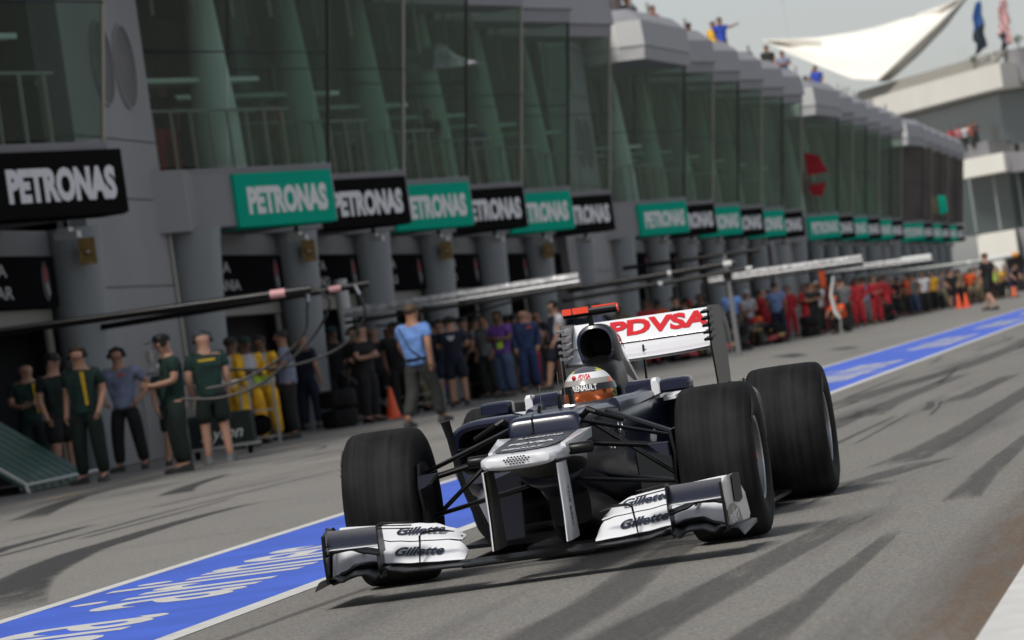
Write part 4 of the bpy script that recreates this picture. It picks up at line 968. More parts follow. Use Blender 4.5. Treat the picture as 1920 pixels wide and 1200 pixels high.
for i, (x, y, z) in enumerate(((-32, 345, 26), (-18.6, 345, 20), (-18.1, 345, 20))):
    t = thing('mast', ['thin tall white mast behind the sail canopy', 'thin pale mast right of the sail canopy', 'thin pale mast beside the other one right of the sail'][i], 'mast', (x, y, 0))
    b = MB(); b.tube([(0, 0, 8), (-.25, 0, z)], .05, 6); b.build('pole', lamp_w, t); b = MB(); b.lathe_z([(.09, z), (.02, z+.2)], -.25, 0, 8); b.build('finial', lamp_w, t)
# flags
def flag(x, y, cols, label, seed):
    t = thing('flag', label, 'flag', (x, y, 16.4), 0, 'flags on the far terrace roof'); r_ = random.Random(seed)
    b = MB(); b.tube([(.35, 0, 0), (.1, 0, 4.8)], .06, 6); b.build('pole', lamp_w, t)
    b = MB(); nU, nV = 8, 12; vs = [( .1-.05+(-1)*(u/nU)*(.55+.5*(v/nV))*(1 if v < 9 else .8)+.06*math.sin(v*1.3+u), .12*math.sin(u*1.4+v*.5), 4.4-3.4*v/nV-.5*(u/nU)**1.5) for v in range(nV+1) for u in range(nU+1)]
    fs = [(v*(nU+1)+u, v*(nU+1)+u+1, (v+1)*(nU+1)+u+1, (v+1)*(nU+1)+u) for v in range(nV) for u in range(nU)]
    b.add(vs, fs); b.mi = [(cols[1](v, u)) for v in range(nV) for u in range(nU)]
    o = b.build('cloth', cols[0], t); md = o.modifiers.new('thickness', 'SOLIDIFY'); md.thickness = .02
fb = mat('flag_blue', (.03,.10,.28), .8); fk = mat('flag_dark', (.02,.03,.045), .8); fr_ = mat('flag_red', (.45,.05,.05), .8); fw = mat('flag_white', (.65,.62,.62), .8)
flag(-14.5, 303, ([fb, fk], lambda v, u: 0 if v < 6 else 1), 'drooping blue and dark flag on the far terrace roof', 1)
flag(-12.7, 303, ([fr_, fw, fk], lambda v, u: 2 if (v > 7 and u > 3) else (v+u) % 2), 'drooping red and white striped flag on the far terrace roof', 2)
# roof plants
leaf = mat('leaf_green', (.07, .11, .035), .6, noise=.4, nscale=3)
def plant(x, y, z, r, label):
    t = thing('potted_plant', label, 'plant', (x, y, z)); rr = random.Random(int(x*10)); b = MB()
    for i in range(70):
        a, e_ = rr.uniform(0, 6.28), rr.uniform(-.2, 1.4); d = Vector((math.cos(a)*math.cos(e_), math.sin(a)*math.cos(e_), math.sin(e_)*.9)); p = d*r*rr.uniform(.3, 1)+Vector((0,0,r*.6)); u = Vector((-math.sin(a), math.cos(a), 0))*.06; q_ = p+d*.22
        b.add([p-u, q_, p+u], [(0,1,2)])
    tag(b.build('foliage', leaf, t, smooth=False)); b = MB(); b.tube([(0,0,0),(0,0,r)], .05, 5); b.build('stem', soff, t)
plant(-15.6, 305, 16.1, .65, 'bushy green plant left of the blue flag on the far roof'); plant(-12.2, 302, 16.9, .6, 'green plant right of the striped flag on the far roof'); plant(-24.6, 300, 14.6, .9, 'green bush under the lower corner of the sail canopy')

# ================================================================ BOOMS, RIGS AND GEAR OF THE PIT BOXES
hose_m = mat('black_hose', (.012,.012,.013), .5); truss_m = mat('truss_aluminium', (.42,.42,.43), .4, metal=.5)
silver_cloth = mat('silver_cloth', (.34,.34,.35), .5, metal=.2, noise=.5, nscale=9, bump=.6, bscale=14)
pinkm = mat('pink_tape', (.55,.28,.30), .6)
def boom(name, label, p0, p1, r, m, tapes=(), base=True, truss=False, post=None):
    t = thing(name, label, 'boom', p0, 0, 'overhead booms across the pit boxes'); d = Vector(p1)-Vector(p0)
    b = MB(); up = Vector((0,0,1)); sd_ = d.cross(up).normalized()
    if truss:
        b.tube([(0,0,0), d*.995], .085, 8); b.build('padded_sleeve', silver_cloth, t)
        for o_ in ((-.10, -.08), (.10, -.08)): 
            b = MB(); b.tube([sd_*o_[0]+up*o_[1], d+sd_*o_[0]+up*o_[1]], .018, 6); b.build('chord', m, t)
        for i in range(5):
            b = MB(); p_ = d*(.1+.2*i); b.tube([p_-d.normalized()*.02, p_+d.normalized()*.02], .105, 10); b.build('clamp', m, t)
        b = MB(); b.tube([up*-.17, d+up*-.17], .04, 6); b.build('air_line', hose_m, t)
    else:
        b.tube([(0,0,0), d], r, 10); b.build('beam', m, t)
    for f, mm, ln in tapes:
        b = MB(); b.tube([d*f, d*(f+ln)], r*1.06 if not truss else .13, 10); b.build('sleeve', mm, t)
    if post:
        b = MB(); b.tube([d*post[0]+Vector((0,0,-p0[2])), d*post[0]+up*.15], post[1], 10); b.build('post', post[2], t)
    return t
def hose(label, pts, r=.018, m=hose_m, tip=None):
    t = thing('air_hose', label, 'hose', pts[0]); P = [Vector(p)-Vector(pts[0]) for p in pts]; out = []
    n = len(P)
    for i in range(n-1):
        p0, p1, p2, p3 = P[max(0, i-1)], P[i], P[i+1], P[min(n-1, i+2)]
        for k in range(8):
            f = k/8; out.append(.5*((2*p1)+(p2-p0)*f+(2*p0-5*p1+4*p2-p3)*f*f+(3*p1-p0-3*p2+p3)*f**3))
    out.append(P[-1]); b = MB(); b.tube(out, r, 6); b.build('tube', m, t)
    if tip: b = MB(); b.tube([out[0]+Vector((0,0,.02)), out[5]], r*1.5, 6); b.build('coupling', silver, t)
    return t

boom('boom', 'long black boom with pink tape reaching over the green crew at the left', (-20.0, 50.0, 2.06), (-10.75, 50.0, 1.985), .052, carbon, ((.945, pinkm, .02), (.968, satin, .032)), post=None)
boom('boom', 'second black boom with pink tape behind the first, ending above the white post', (-18.5, 62.0, 2.10), (-12.46, 62.0, 2.20), .05, carbon, ((.90, pinkm, .03), (.95, satin, .05)))
boom('boom', 'silver lattice boom left of the orange camera bar', (-15.6, 75.0, 2.0), (-11.28, 75.0, 2.05), .1, truss_m, (), truss=True)
boom('boom', 'pair of black booms behind the orange camera bar, upper one', (-14.6, 95.0, 2.08), (-10.75, 95.0, 2.16), .07, carbon, ((.6, lamp_w, .02), (.93, lamp_w, .05)))
boom('boom', 'pair of black booms behind the orange camera bar, lower one', (-14.6, 94.0, 1.86), (-10.2, 94.0, 1.98), .05, carbon, ((.5, lamp_w, .02), (.95, lamp_w, .03)))
boom('boom', 'silver lattice boom right of the rear wing top corner', (-13.2, 110.0, 2.05), (-9.17, 110.0, 2.02), .1, truss_m, (), truss=True)
boom('boom', 'black boom seen above the nearer silver lattice boom on the right', (-16.5, 118.0, 2.75), (-12.6, 118.0, 2.72), .06, carbon)
boom('boom', 'silver lattice boom with a white end over the red crew', (-13.9, 150.0, 2.16), (-10.08, 150.0, 2.09), .1, truss_m, ((.72, lamp_w, .27),), truss=True)
boom('boom', 'grey boom beyond the one with the white end', (-15.5, 180.0, 1.93), (-9.9, 180.0, 1.86), .09, railm, ((.86, lamp_w, .03),))
boom('boom', 'pale boom with an orange tip at the far right of the pit lane', (-11.3, 200.0, 1.95), (-9.5, 200.0, 2.05), .12, lamp_w, ((.86, mat('orange_tip', (.75,.3,.03), .5), .14),))
hose('black air hose hanging in a long curve from the end of the first black boom', [(-10.80,50,1.96),(-10.84,50,1.75),(-10.9,50,1.5),(-11.15,50,1.28),(-11.57,50,1.08),(-11.92,50,1.0),(-12.2,50,.98)], tip=True)
hose('second black hose looping below the first boom behind the other hose', [(-10.72,50.3,1.95),(-10.62,50.3,1.79),(-10.8,50.3,1.5),(-11.1,50.3,1.25),(-11.6,50.3,.95),(-12.1,50.3,.85),(-12.6,50.3,.9)])
hose('black air hose hanging from the end of the second boom', [(-12.48,61,2.16),(-12.4,61,1.95),(-12.4,61,1.7),(-12.7,61,1.38),(-13.2,61,1.20),(-13.8,61,1.15),(-14.5,61,1.22)], .022, tip=True)
hose('black air hose slung below the silver lattice boom left of the camera bar', [(-11.39,75.2,2.0),(-12.14,75.2,1.86),(-13.13,75.2,1.70),(-13.93,75.2,1.60),(-15.09,75.2,1.7)], .022)
t = thing('boom_mast', 'tapered white and black mast rising behind the rear wing right corner', 'mast', (-12.0, 104, 0)); b = MB(); b.tube([(0,0,0),(.0,0,2.5)], [.07,.04], 8); b.build('pole', mat('mast_grey', (.2,.2,.21), .4), t); b = MB(); b.box(-.1,.1,-.1,.1,1.9,2.1); b.build('bracket', satin, t, smooth=False)


# ================================================================ PEOPLE
skin_l = mat('skin_light', (.42, .23, .16), .55); skin_t = mat('skin_tan', (.28, .14, .085), .55); skin_d = mat('skin_brown', (.13, .065, .04), .55)
hair_d = mat('dark_hair', (.015,.012,.010), .7); hair_b = mat('brown_hair', (.06,.035,.02), .7)
CL = {}
def cloth(n, c): 
    if n not in CL: CL[n] = mat('cloth_'+n, c, .9, noise=.35, nscale=7, bump=.9, bscale=16)
    return CL[n]
dgreen = cloth('dark_green', (.008,.032,.026)); dkgreen = cloth('darker_green', (.006,.014,.012)); black = cloth('black', (.010,.010,.011)); navyc = cloth('navy', (.012,.016,.035))
lblue = cloth('light_blue', (.11,.22,.50)); gblue = cloth('grey_blue', (.20,.23,.34)); yellow = cloth('yellow', (.78,.42,.02)); wht = cloth('white', (.50,.50,.53)); redc = cloth('red', (.40,.02,.03))
purple = cloth('purple', (.12,.045,.26)); jeans = cloth('denim', (.04,.07,.14)); orange = cloth('orange', (.70,.10,.02)); grey = cloth('grey', (.16,.16,.17)); charcoal = cloth('charcoal', (.022,.024,.022)); limec = cloth('lime', (.40,.62,.05)); royal = cloth('royal_blue', (.03,.07,.42)); pinkc = cloth('pink', (.45,.16,.2)); teal = cloth('teal', (.05,.22,.2)); khaki = cloth('khaki', (.20,.17,.10))
shoe = mat('dark_shoe', (.015,.015,.016), .6); shoe_y = mat('yellow_trim', (.45,.42,.03), .6)
BASE = dict(pel=(0,0,.93), sp=(0,.0,1.12), ch=(0,.01,1.34), nk=(0,.0,1.49), h0=(0,-.015,1.57), h1=(0,-.02,1.65), h2=(0,-.01,1.715),
  sR=(-.19,.01,1.42), eR=(-.225,.04,1.15), wR=(-.225,-.05,.92), hR=(-.215,-.09,.84), sL=(.19,.01,1.42), eL=(.225,.04,1.15), wL=(.225,-.05,.92), hL=(.215,-.09,.84),
  pR=(-.095,0,.89), kR=(-.11,-.02,.50), aR=(-.12,.02,.09), tR=(-.14,-.14,.035), pL=(.095,0,.89), kL=(.11,-.02,.50), aL=(.12,.02,.09), tL=(.14,-.14,.035))
POSES = {
 'stand': dict(kR=(-.12,-.05,.50), aR=(-.14,.0,.09), tR=(-.19,-.14,.035), eL=(.235,.05,1.15), wL=(.20,-.07,.93), hL=(.18,-.11,.86), sL=(.19,.0,1.41), sR=(-.19,.02,1.43)),
 'akimbo': dict(eR=(-.36,.08,1.17), wR=(-.22,-.06,.98), hR=(-.17,-.08,.93), eL=(.36,.08,1.17), wL=(.22,-.06,.98), hL=(.17,-.08,.93), aR=(-.17,.02,.09), kR=(-.14,-.02,.5), tR=(-.21,-.13,.035), aL=(.17,.02,.09), kL=(.14,-.02,.5), tL=(.21,-.13,.035)),
 'hold': dict(eR=(-.24,-.02,1.15), wR=(-.13,-.24,1.10), hR=(-.07,-.31,1.12), eL=(.24,-.02,1.15), wL=(.13,-.24,1.12), hL=(.07,-.31,1.14), h0=(0,-.03,1.565), h1=(0,-.055,1.635), h2=(0,-.06,1.70)),
 'walk': dict(eR=(-.25,.10,1.16), wR=(-.25,.10,.92), hR=(-.245,.09,.84), eL=(.25,-.06,1.16), wL=(.24,-.18,.96), hL=(.235,-.23,.89), kR=(-.11,-.16,.52), aR=(-.11,-.24,.11), tR=(-.12,-.38,.07), kL=(.11,.03,.50), aL=(.11,.26,.15), tL=(.12,.16,.04)),
 'one': dict(eL=(.25,-.03,1.15), wL=(.16,-.23,1.16), hL=(.12,-.31,1.18)),
 'cross': dict(eR=(-.26,-.06,1.16), wR=(-.02,-.20,1.17), hR=(.08,-.20,1.18), eL=(.26,-.06,1.16), wL=(.02,-.22,1.21), hL=(-.08,-.22,1.21)),
 'lean': dict(sp=(0,-.06,1.10), ch=(0,-.20,1.28), nk=(0,-.30,1.39), h0=(0,-.36,1.44), h1=(0,-.41,1.50), h2=(0,-.44,1.555), sR=(-.19,-.19,1.33), eR=(-.23,-.32,1.08), wR=(-.16,-.46,.93), hR=(-.14,-.51,.87), sL=(.19,-.19,1.33), eL=(.23,-.32,1.08), wL=(.16,-.46,.93), hL=(.14,-.51,.87)),
 'crouch': dict(pel=(0,.10,.42), sp=(0,.02,.58), ch=(0,-.10,.76), nk=(0,-.16,.90), h0=(0,-.20,.97), h1=(0,-.23,1.04), h2=(0,-.24,1.10), sR=(-.19,-.10,.83), eR=(-.24,-.26,.66), wR=(-.15,-.42,.56), hR=(-.12,-.48,.53), sL=(.19,-.10,.83), eL=(.24,-.26,.66), wL=(.15,-.42,.56), hL=(.12,-.48,.53), pR=(-.10,.10,.40), kR=(-.20,-.28,.50), aR=(-.16,-.06,.09), tR=(-.18,-.22,.035), pL=(.10,.10,.40), kL=(.18,-.22,.28), aL=(.15,.14,.10), tL=(.15,.02,.035)),
 'point': dict(eL=(.33,-.12,1.38), wL=(.38,-.36,1.42), hL=(.39,-.46,1.44)),
}
PC = {}
def extend_mesh(me, b, mi):   # append MB geometry to a mesh
    bm = bmesh.new(); bm.from_mesh(me); n0 = [bm.verts.new(v) for v in b.v]
    for f in b.f:
        fc = bm.faces.new([n0[i] for i in f]); fc.material_index = mi; fc.smooth = True
    bmesh.ops.recalc_face_normals(bm, faces=bm.faces); bm.to_mesh(me); bm.free()
def pose_meshes(pose, long_leg, long_arm):
    k = (pose, long_leg, long_arm)
    if k in PC: return PC[k]
    J = dict(BASE); J.update(POSES[pose]); L = lambda a, c, f: tuple(a[i]+(c[i]-a[i])*f for i in range(3))
    kb = ('body', pose)
    if kb not in PC:
        nm = ['pel','sp','ch','nk','h0','h1','h2','sR','eR','wR','hR','sL','eL','wL','hL','pR','kR','aR','tR','pL','kL','aL','tL']
        rd = [.095,.09,.10,.062,.080,.104,.082,.060,.050,.034,.034,.060,.050,.034,.034,.092,.066,.045,.032,.092,.066,.045,.032]
        ix = {n: i for i, n in enumerate(nm)}
        E_ = [('pel','sp'),('sp','ch'),('ch','nk'),('nk','h0'),('h0','h1'),('h1','h2'),('ch','sR'),('sR','eR'),('eR','wR'),('wR','hR'),('ch','sL'),('sL','eL'),('eL','wL'),('wL','hL'),('pel','pR'),('pR','kR'),('kR','aR'),('aR','tR'),('pel','pL'),('pL','kL'),('kL','aL'),('aL','tL')]
        me = skin_mesh([J[n] for n in nm], [(ix[a], ix[c]) for a, c in E_], rd, 0, 1)
        me.materials.clear(); me.materials.append(skin_l); me.materials.append(hair_d)
        b = MB(); h = Vector(J['h1'])
        b.sphere(h+Vector((0,-.088,-.015)), .014, .020, .020, 8, 6)
        for s in (1, -1):
            b.sphere(h+Vector((s*.080,0,-.01)), .012, .02, .03, 8, 6)
            w_, hd = Vector(J['wR' if s < 0 else 'wL']), Vector(J['hR' if s < 0 else 'hL']); d = (hd-w_).normalized(); sd_ = Vector((s,0,0)).cross(d).normalized()
            for i in range(4):
                o_ = hd+sd_*(.027-.018*i); ln = (.062,.074,.070,.056)[i]; mid_ = o_+d*ln*.55; bend = Vector((-s*.012,0,0))
                b.tube([o_, mid_, o_+d*ln+bend], [.0095,.0085,.007], 6)
            b.tube([hd+sd_*.03-d*.03, hd+sd_*.052, hd+sd_*.056+d*.03], [.011,.010,.008], 6)
        extend_mesh(me, b, 0)
        b = MB()
        for s in (1, -1): b.sphere(h+Vector((s*.030,-.083,.005)), .010, .006, .006, 8, 5)
        b.box(h.x-.022, h.x+.022, h.y-.086, h.y-.078, h.z-.052, h.z-.046); extend_mesh(me, b, 1)
        PC[kb] = me
        b = MB(); b.sphere(h+Vector((0,.012,.030)), .098, .108, .085, 14, 9)
        b.v = [(x, y, z) if not (y < h.y-.05 and z < h.z+.045) else (x, y+.05, z+.01) for x, y, z in b.v]; hm = b.mesh('hair', hair_d)
        PC[('hair', pose)] = hm
        b = MB(); b.tube([h+Vector((-.102,.0,0)), h+Vector((-.10,0,.07)), h+Vector((0,.005,.118)), h+Vector((.10,0,.07)), h+Vector((.102,0,0))], .011, 6)
        for s in (1, -1): b.lathe_x([(-.018,.040),(.018,.036)], h.x+s*.105, h.y, h.z-.005, 12)
        b.tube([h+Vector((.11,-.02,-.02)), h+Vector((.07,-.10,-.05)), h+Vector((.03,-.115,-.055))], .006, 5)
        PC[('headset', pose)] = b.mesh('headset', satin)
        b = MB(); b.rings([[(h.x+.098*r*math.cos(a), h.y+.005+.110*r*math.sin(a), h.z+zz) for a in [2*math.pi*j/14 for j in range(14)]] for r, zz in ((1,.025),(1,.06),(.85,.10),(.4,.122))])
        b.plate([h+Vector((-.07,-.09,.035)), h+Vector((.07,-.09,.035)), h+Vector((.055,-.19,.02)), h+Vector((-.055,-.19,.02))], .012, 'z'); PC[('cap', pose)] = b.mesh('cap', satin)
        for s in ('R', 'L'):
            b = MB()
            a, t_ = Vector(J['a'+s]), Vector(J['t'+s]); d = Vector((t_.x-a.x, t_.y-a.y, 0)).normalized(); z0 = min(a.z-.09, t_.z-.035)
            sd_ = Vector((-d.y, d.x, 0)); rs = []
            for f, wd, hh in ((-.07,.030,.06),(-.05,.042,.10),(.03,.046,.10),(.12,.050,.07),(.19,.044,.055),(.215,.025,.04)):
                c = Vector((a.x, a.y, z0+.002))+d*f; c.z += max(0, (t_.z-.035-z0))*f/.2
                rs.append([c-sd_*wd, c+sd_*wd, c+sd_*wd*.8+Vector((0,0,hh)), c-sd_*wd*.8+Vector((0,0,hh))])
            b.rings(rs); PC[('shoe'+s, pose)] = b.mesh('shoe', shoe, angle=60)
    # shirt
    sv_, se, sr = [L(J['pel'], J['sp'], -.45), J['pel'], J['sp'], J['ch'], L(J['ch'], J['nk'], .62)], [(0,1),(1,2),(2,3),(3,4)], [(.172,.150),(.172,.155),(.165,.150),(.178,.155),(.085,.08)]
    for s in ('R', 'L'):
        i = len(sv_); end = L(J['s'+s], J['e'+s], .68)
        sv_.append(J['s'+s]); se.append((3, i)); sr.append(.082)
        if long_arm: sv_ += [J['e'+s], L(J['e'+s], J['w'+s], .95)]; se += [(i, i+1), (i+1, i+2)]; sr += [.066, .050]
        else: sv_.append(end); se.append((i, i+1)); sr.append(.075)
    me = skin_mesh(sv_, se, sr, 2, 1, 'shirt')
    tv, te_, tr = [L(J['pel'], J['sp'], .75), J['pel']], [(0,1)], [(.158,.14),(.165,.148)]
    for s in ('R', 'L'):
        i = len(tv); tv.append(J['p'+s]); te_.append((1, i)); tr.append(.122)
        if long_leg: tv += [J['k'+s], L(J['k'+s], J['a'+s], .97)]; te_ += [(i, i+1), (i+1, i+2)]; tr += [.098, .080]
        else: tv.append(L(J['p'+s], J['k'+s], .98)); te_.append((i, i+1)); tr.append(.118)
    mt = skin_mesh(tv, te_, tr, 1, 1, 'trousers')
    PC[k] = (PC[kb], me, mt); return PC[k]
NP = 0
def person(x, y, rz, label, shirt, legs, pose='stand', long_leg=True, long_arm=False, sk=None, head='hair', z=0, scale=.975, hair=None, extra=None, group=None, shoe_m=None, vest=None):
    bm_, sm, tm = pose_meshes(pose, long_leg, long_arm)
    t = thing('person', label, 'person', (x, y, z), rz, group); t.scale = (scale*1.13, scale*1.13, scale*1.02)
    def mp(nm, me, m):
        o = put(nm, me, t)
        if not me.materials: me.materials.append(m)
        o.material_slots[0].link = 'OBJECT'; o.material_slots[0].material = m; return o
    mp('body', bm_, sk or skin_l); mp('shirt', sm, shirt); mp('trousers' if long_leg else 'shorts', tm, legs); mp('shoe', PC[('shoeR', pose)], shoe_m or shoe); mp('shoe', PC[('shoeL', pose)], shoe_m or shoe)
    if 'hair' in head: mp('hair', PC[('hair', pose)], hair or hair_d)
    if 'set' in head: mp('headset', PC[('headset', pose)], satin)
    if 'cap' in head: mp('cap', PC[('cap', pose)], hair or satin)
    J = dict(BASE); J.update(POSES[pose])
    if extra == 'belt' or vest:
        pass
    if extra:
        for kind, m in extra:
            b = MB(); c = Vector(J['ch']); s_ = Vector(J['sp']); p_ = Vector(J['pel'])
            if kind == 'stripe': b.plate([c+Vector((.10,-.155,.09)), c+Vector((.05,-.160,.09)), s_+Vector((.075,-.142,-.12)), s_+Vector((.11,-.142,-.12))], .01, 'y'); nm = 'stripe'
            elif kind == 'badge': b.plate([c+Vector((.03,-.160,.035)), c+Vector((.12,-.158,.045)), c+Vector((.12,-.158,.01)), c+Vector((.03,-.16,.0))], .008, 'y'); nm = 'badge'
            elif kind == 'back': b.plate([c+Vector((-.11,.163,.05)), c+Vector((.11,.163,.05)), c+Vector((.10,.163,.02)), c+Vector((-.10,.163,.02))], .008, 'y'); nm = 'back_print'
            elif kind == 'backlogo': b.plate([c+Vector((-.08,.165,.03)), c+Vector((.08,.165,.03)), c+Vector((.05,.165,-.02)), c+Vector((.03,.165,-.06)), c+Vector((-.03,.165,-.06)), c+Vector((-.05,.165,-.02))], .008, 'y'); nm = 'back_print'
            elif kind == 'tabard': b.rings([[(q_.x+.155*math.cos(a)*w_, q_.y+.160*math.sin(a)*w_, q_.z+dz) for a in [2*math.pi*j/16 for j in range(16)]] for q_, w_, dz in ((p_, 1.02, .04), (s_, .98, 0), (c, 1.06, 0), (c, .85, .12))]); nm = 'tabard'
            elif kind == 'lime': b.plate([p_+Vector((.02,-.17,.18)), p_+Vector((.14,-.165,.22)), p_+Vector((.15,-.165,.08)), p_+Vector((.04,-.17,.05))], .02, 'y'); nm = 'armband'
            elif kind == 'strap': b.tube([c+Vector((.12,.155,.10)), s_+Vector((0,.145,0)), p_+Vector((-.13,.11,.05))], .012, 5); nm = 'strap'
            elif kind == 'belt': b.rings([[(p_.x+.150*math.cos(a), p_.y+.150*math.sin(a), p_.z+dz) for a in [2*math.pi*j/16 for j in range(16)]] for dz in (.02,.06)]); nm = 'belt'
            elif kind == 'epaulette': b.box(c.x-.20, c.x-.10, c.y-.03, c.y+.06, c.z+.150, c.z+.162); nm = 'epaulette'
            elif kind == 'redside': b.tube([Vector(J['pL'])+Vector((.10,-.02,0)), Vector(J['kL'])+Vector((.06,-.03,0)), Vector(J['aL'])+Vector((.04,0,.06))], .035, 6); nm = 'side_stripe'
            b.build(nm, m, t)
    return t
stripe_y = cloth('stripe_yellow', (.55,.36,.02))
PI = math.pi
person(-17.0, 59.0, .35, 'bald man in dark green standing at the left edge inside the garage', dgreen, dkgreen, 'hold', True, head='none', extra=[('stripe', stripe_y)])
person(-15.7, 55.8, .9, 'man in a black cap and headset beside the bald man at the left', dkgreen, black, 'one', False, head='capset', extra=[('badge', wht)])
person(-14.45, 52.65, -.15, 'man in dark green overalls with a bright yellow stripe, leftmost in front', dgreen, dkgreen, 'stand', True, head='hairset', hair=hair_b, extra=[('stripe', stripe_y)], shoe_m=shoe)
person(-15.44, 58.3, -.1, 'man in a pale grey-blue shirt with hands on hips before the grey column', gblue, black, 'akimbo', True, head='hairset', extra=[('badge', orange)])
person(-14.8, 58.4, .5, 'man in dark green and cap half hidden left of the leaning man', dgreen, dkgreen, 'stand', False, scale=.84, head='cap', extra=[('stripe', stripe_y)])
person(-13.00, 51.51, -1.1, 'man in dark green and black cap looking down, in front of the steel trolley', dgreen, dkgreen, 'hold', True, head='capset', extra=[('badge', wht)], scale=.97)
person(-13.26, 54.49, PI+.3, 'man in dark green shirt and shorts seen from behind with bare calves', dgreen, dkgreen, 'stand', False, head='set', extra=[('back', stripe_y)], scale=.97, shoe_m=grey)
person(-15.30, 64.6, PI-.8, 'marshal in yellow overalls with white tabard and bare dark hair', yellow, yellow, 'one', True, True, sk=skin_d, extra=[('tabard', wht), ('lime', limec)])
person(-15.55, 66.6, .5, 'marshal in yellow overalls with a dark green cap behind the first marshal', yellow, yellow, 'hold', True, True, sk=skin_d, head='cap', hair=dgreen, extra=[('tabard', wht), ('lime', limec)])
person(-15.75, 68.6, -.3, 'third marshal in yellow overalls hidden behind the other two', yellow, yellow, 'cross', True, True, sk=skin_d, extra=[('tabard', wht), ('lime', limec)])
person(-15.1, 67.4, -1.4, 'man in a pale blue shirt and black trousers holding out a hand beside the marshals', gblue, black, 'one', True, sk=skin_t, scale=.99)
person(-17.1, 78.8, .6, 'person in white overalls beside the white post', wht, wht, 'stand', True, True, sk=skin_t)
person(-16.59, 78.31, .4, 'mechanic in black overalls and a dark green cap next to the white post', black, black, 'stand', True, True, sk=skin_d, head='cap', hair=dgreen, scale=1.02)
person(-16.0, 77.6, -.3, 'mechanic in black overalls and headset left of the large grey column', black, black, 'hold', True, True, head='hairset', scale=1.0)
person(-11.67, 60.8, PI-.35, 'man in a sky blue shirt and dark trousers walking away from the camera', lblue, charcoal, 'walk', True, head='hair', hair=hair_b, sk=skin_t, extra=[('strap', navyc), ('belt', satin)], scale=1.0)
person(-15.7, 84.6, .4, 'mechanic in navy with one hand at his headset left of the one seen from behind', navyc, navyc, 'point', False, head='hairset')
person(-14.66, 80.1, PI+.1, 'mechanic in navy seen from behind with a white print on his back', navyc, navyc, 'cross', False, head='hairset', extra=[('backlogo', wht)], scale=.97)
person(-14.4, 84.1, -.5, 'man in a purple shirt and blue jeans with folded arms', purple, jeans, 'cross', True, sk=skin_d, extra=[('lime', limec)])
person(-15.3, 87.5, -.6, 'person in a grey shirt behind the man in the purple shirt', grey, charcoal, 'stand', True, head='hair', sk=skin_t)
person(-14.51, 87.83, .2, 'man in blue overalls with red side stripes left of the orange camera bar', cloth('mid_blue', (.02,.04,.12)), cloth('mid_blue', (.02,.04,.12)), 'stand', True, True, head='none', extra=[('badge', orange), ('redside', redc)])
person(-13.29, 84.34, -1.0, 'man with white sleeves, black vest and shorts walking left of the racing car', wht, navyc, 'walk', False, head='hairset', extra=[('tabard', navyc)], scale=1.0)
person(-16.3, 92.0, .3, 'person in red behind the crowd under the silver boom', redc, charcoal, 'stand', True, head='cap', sk=skin_t)
person(-16.9, 90, 0, 'person in dark clothes in the shade of the garage behind the purple shirt', navyc, navyc, 'hold', True, head='cap', hair=redc)
person(-14.8, 97.5, .2, 'bareheaded man behind the rear wing of the blue and white car', navyc, redc, 'stand', True, head='none')
person(-16.3, 107, .2, 'person in grey behind the rear wing near the column', grey, black, 'stand', True, head='hair')
person(-14.0, 121.3, PI-.2, 'man in light blue seen from behind beside the near black and gold car', lblue, black, 'one', True, sk=skin_d, scale=1.03, group=None)
person(-13.6, 129.5, PI+.15, 'man in light blue and navy seen from behind at the far black and gold car', cloth('soft_blue', (.15,.22,.42)), navyc, 'stand', True, sk=skin_t, scale=1.03)
person(-14.6, 130.5, .4, 'person in red trousers and pale shirt between the two men in light blue', wht, redc, 'hold', True, head='cap', hair=wht)
person(-13.4, 139.3, .5, 'mechanic in black with folded arms right of the men in light blue', black, black, 'cross', True, sk=skin_t, head='hair')
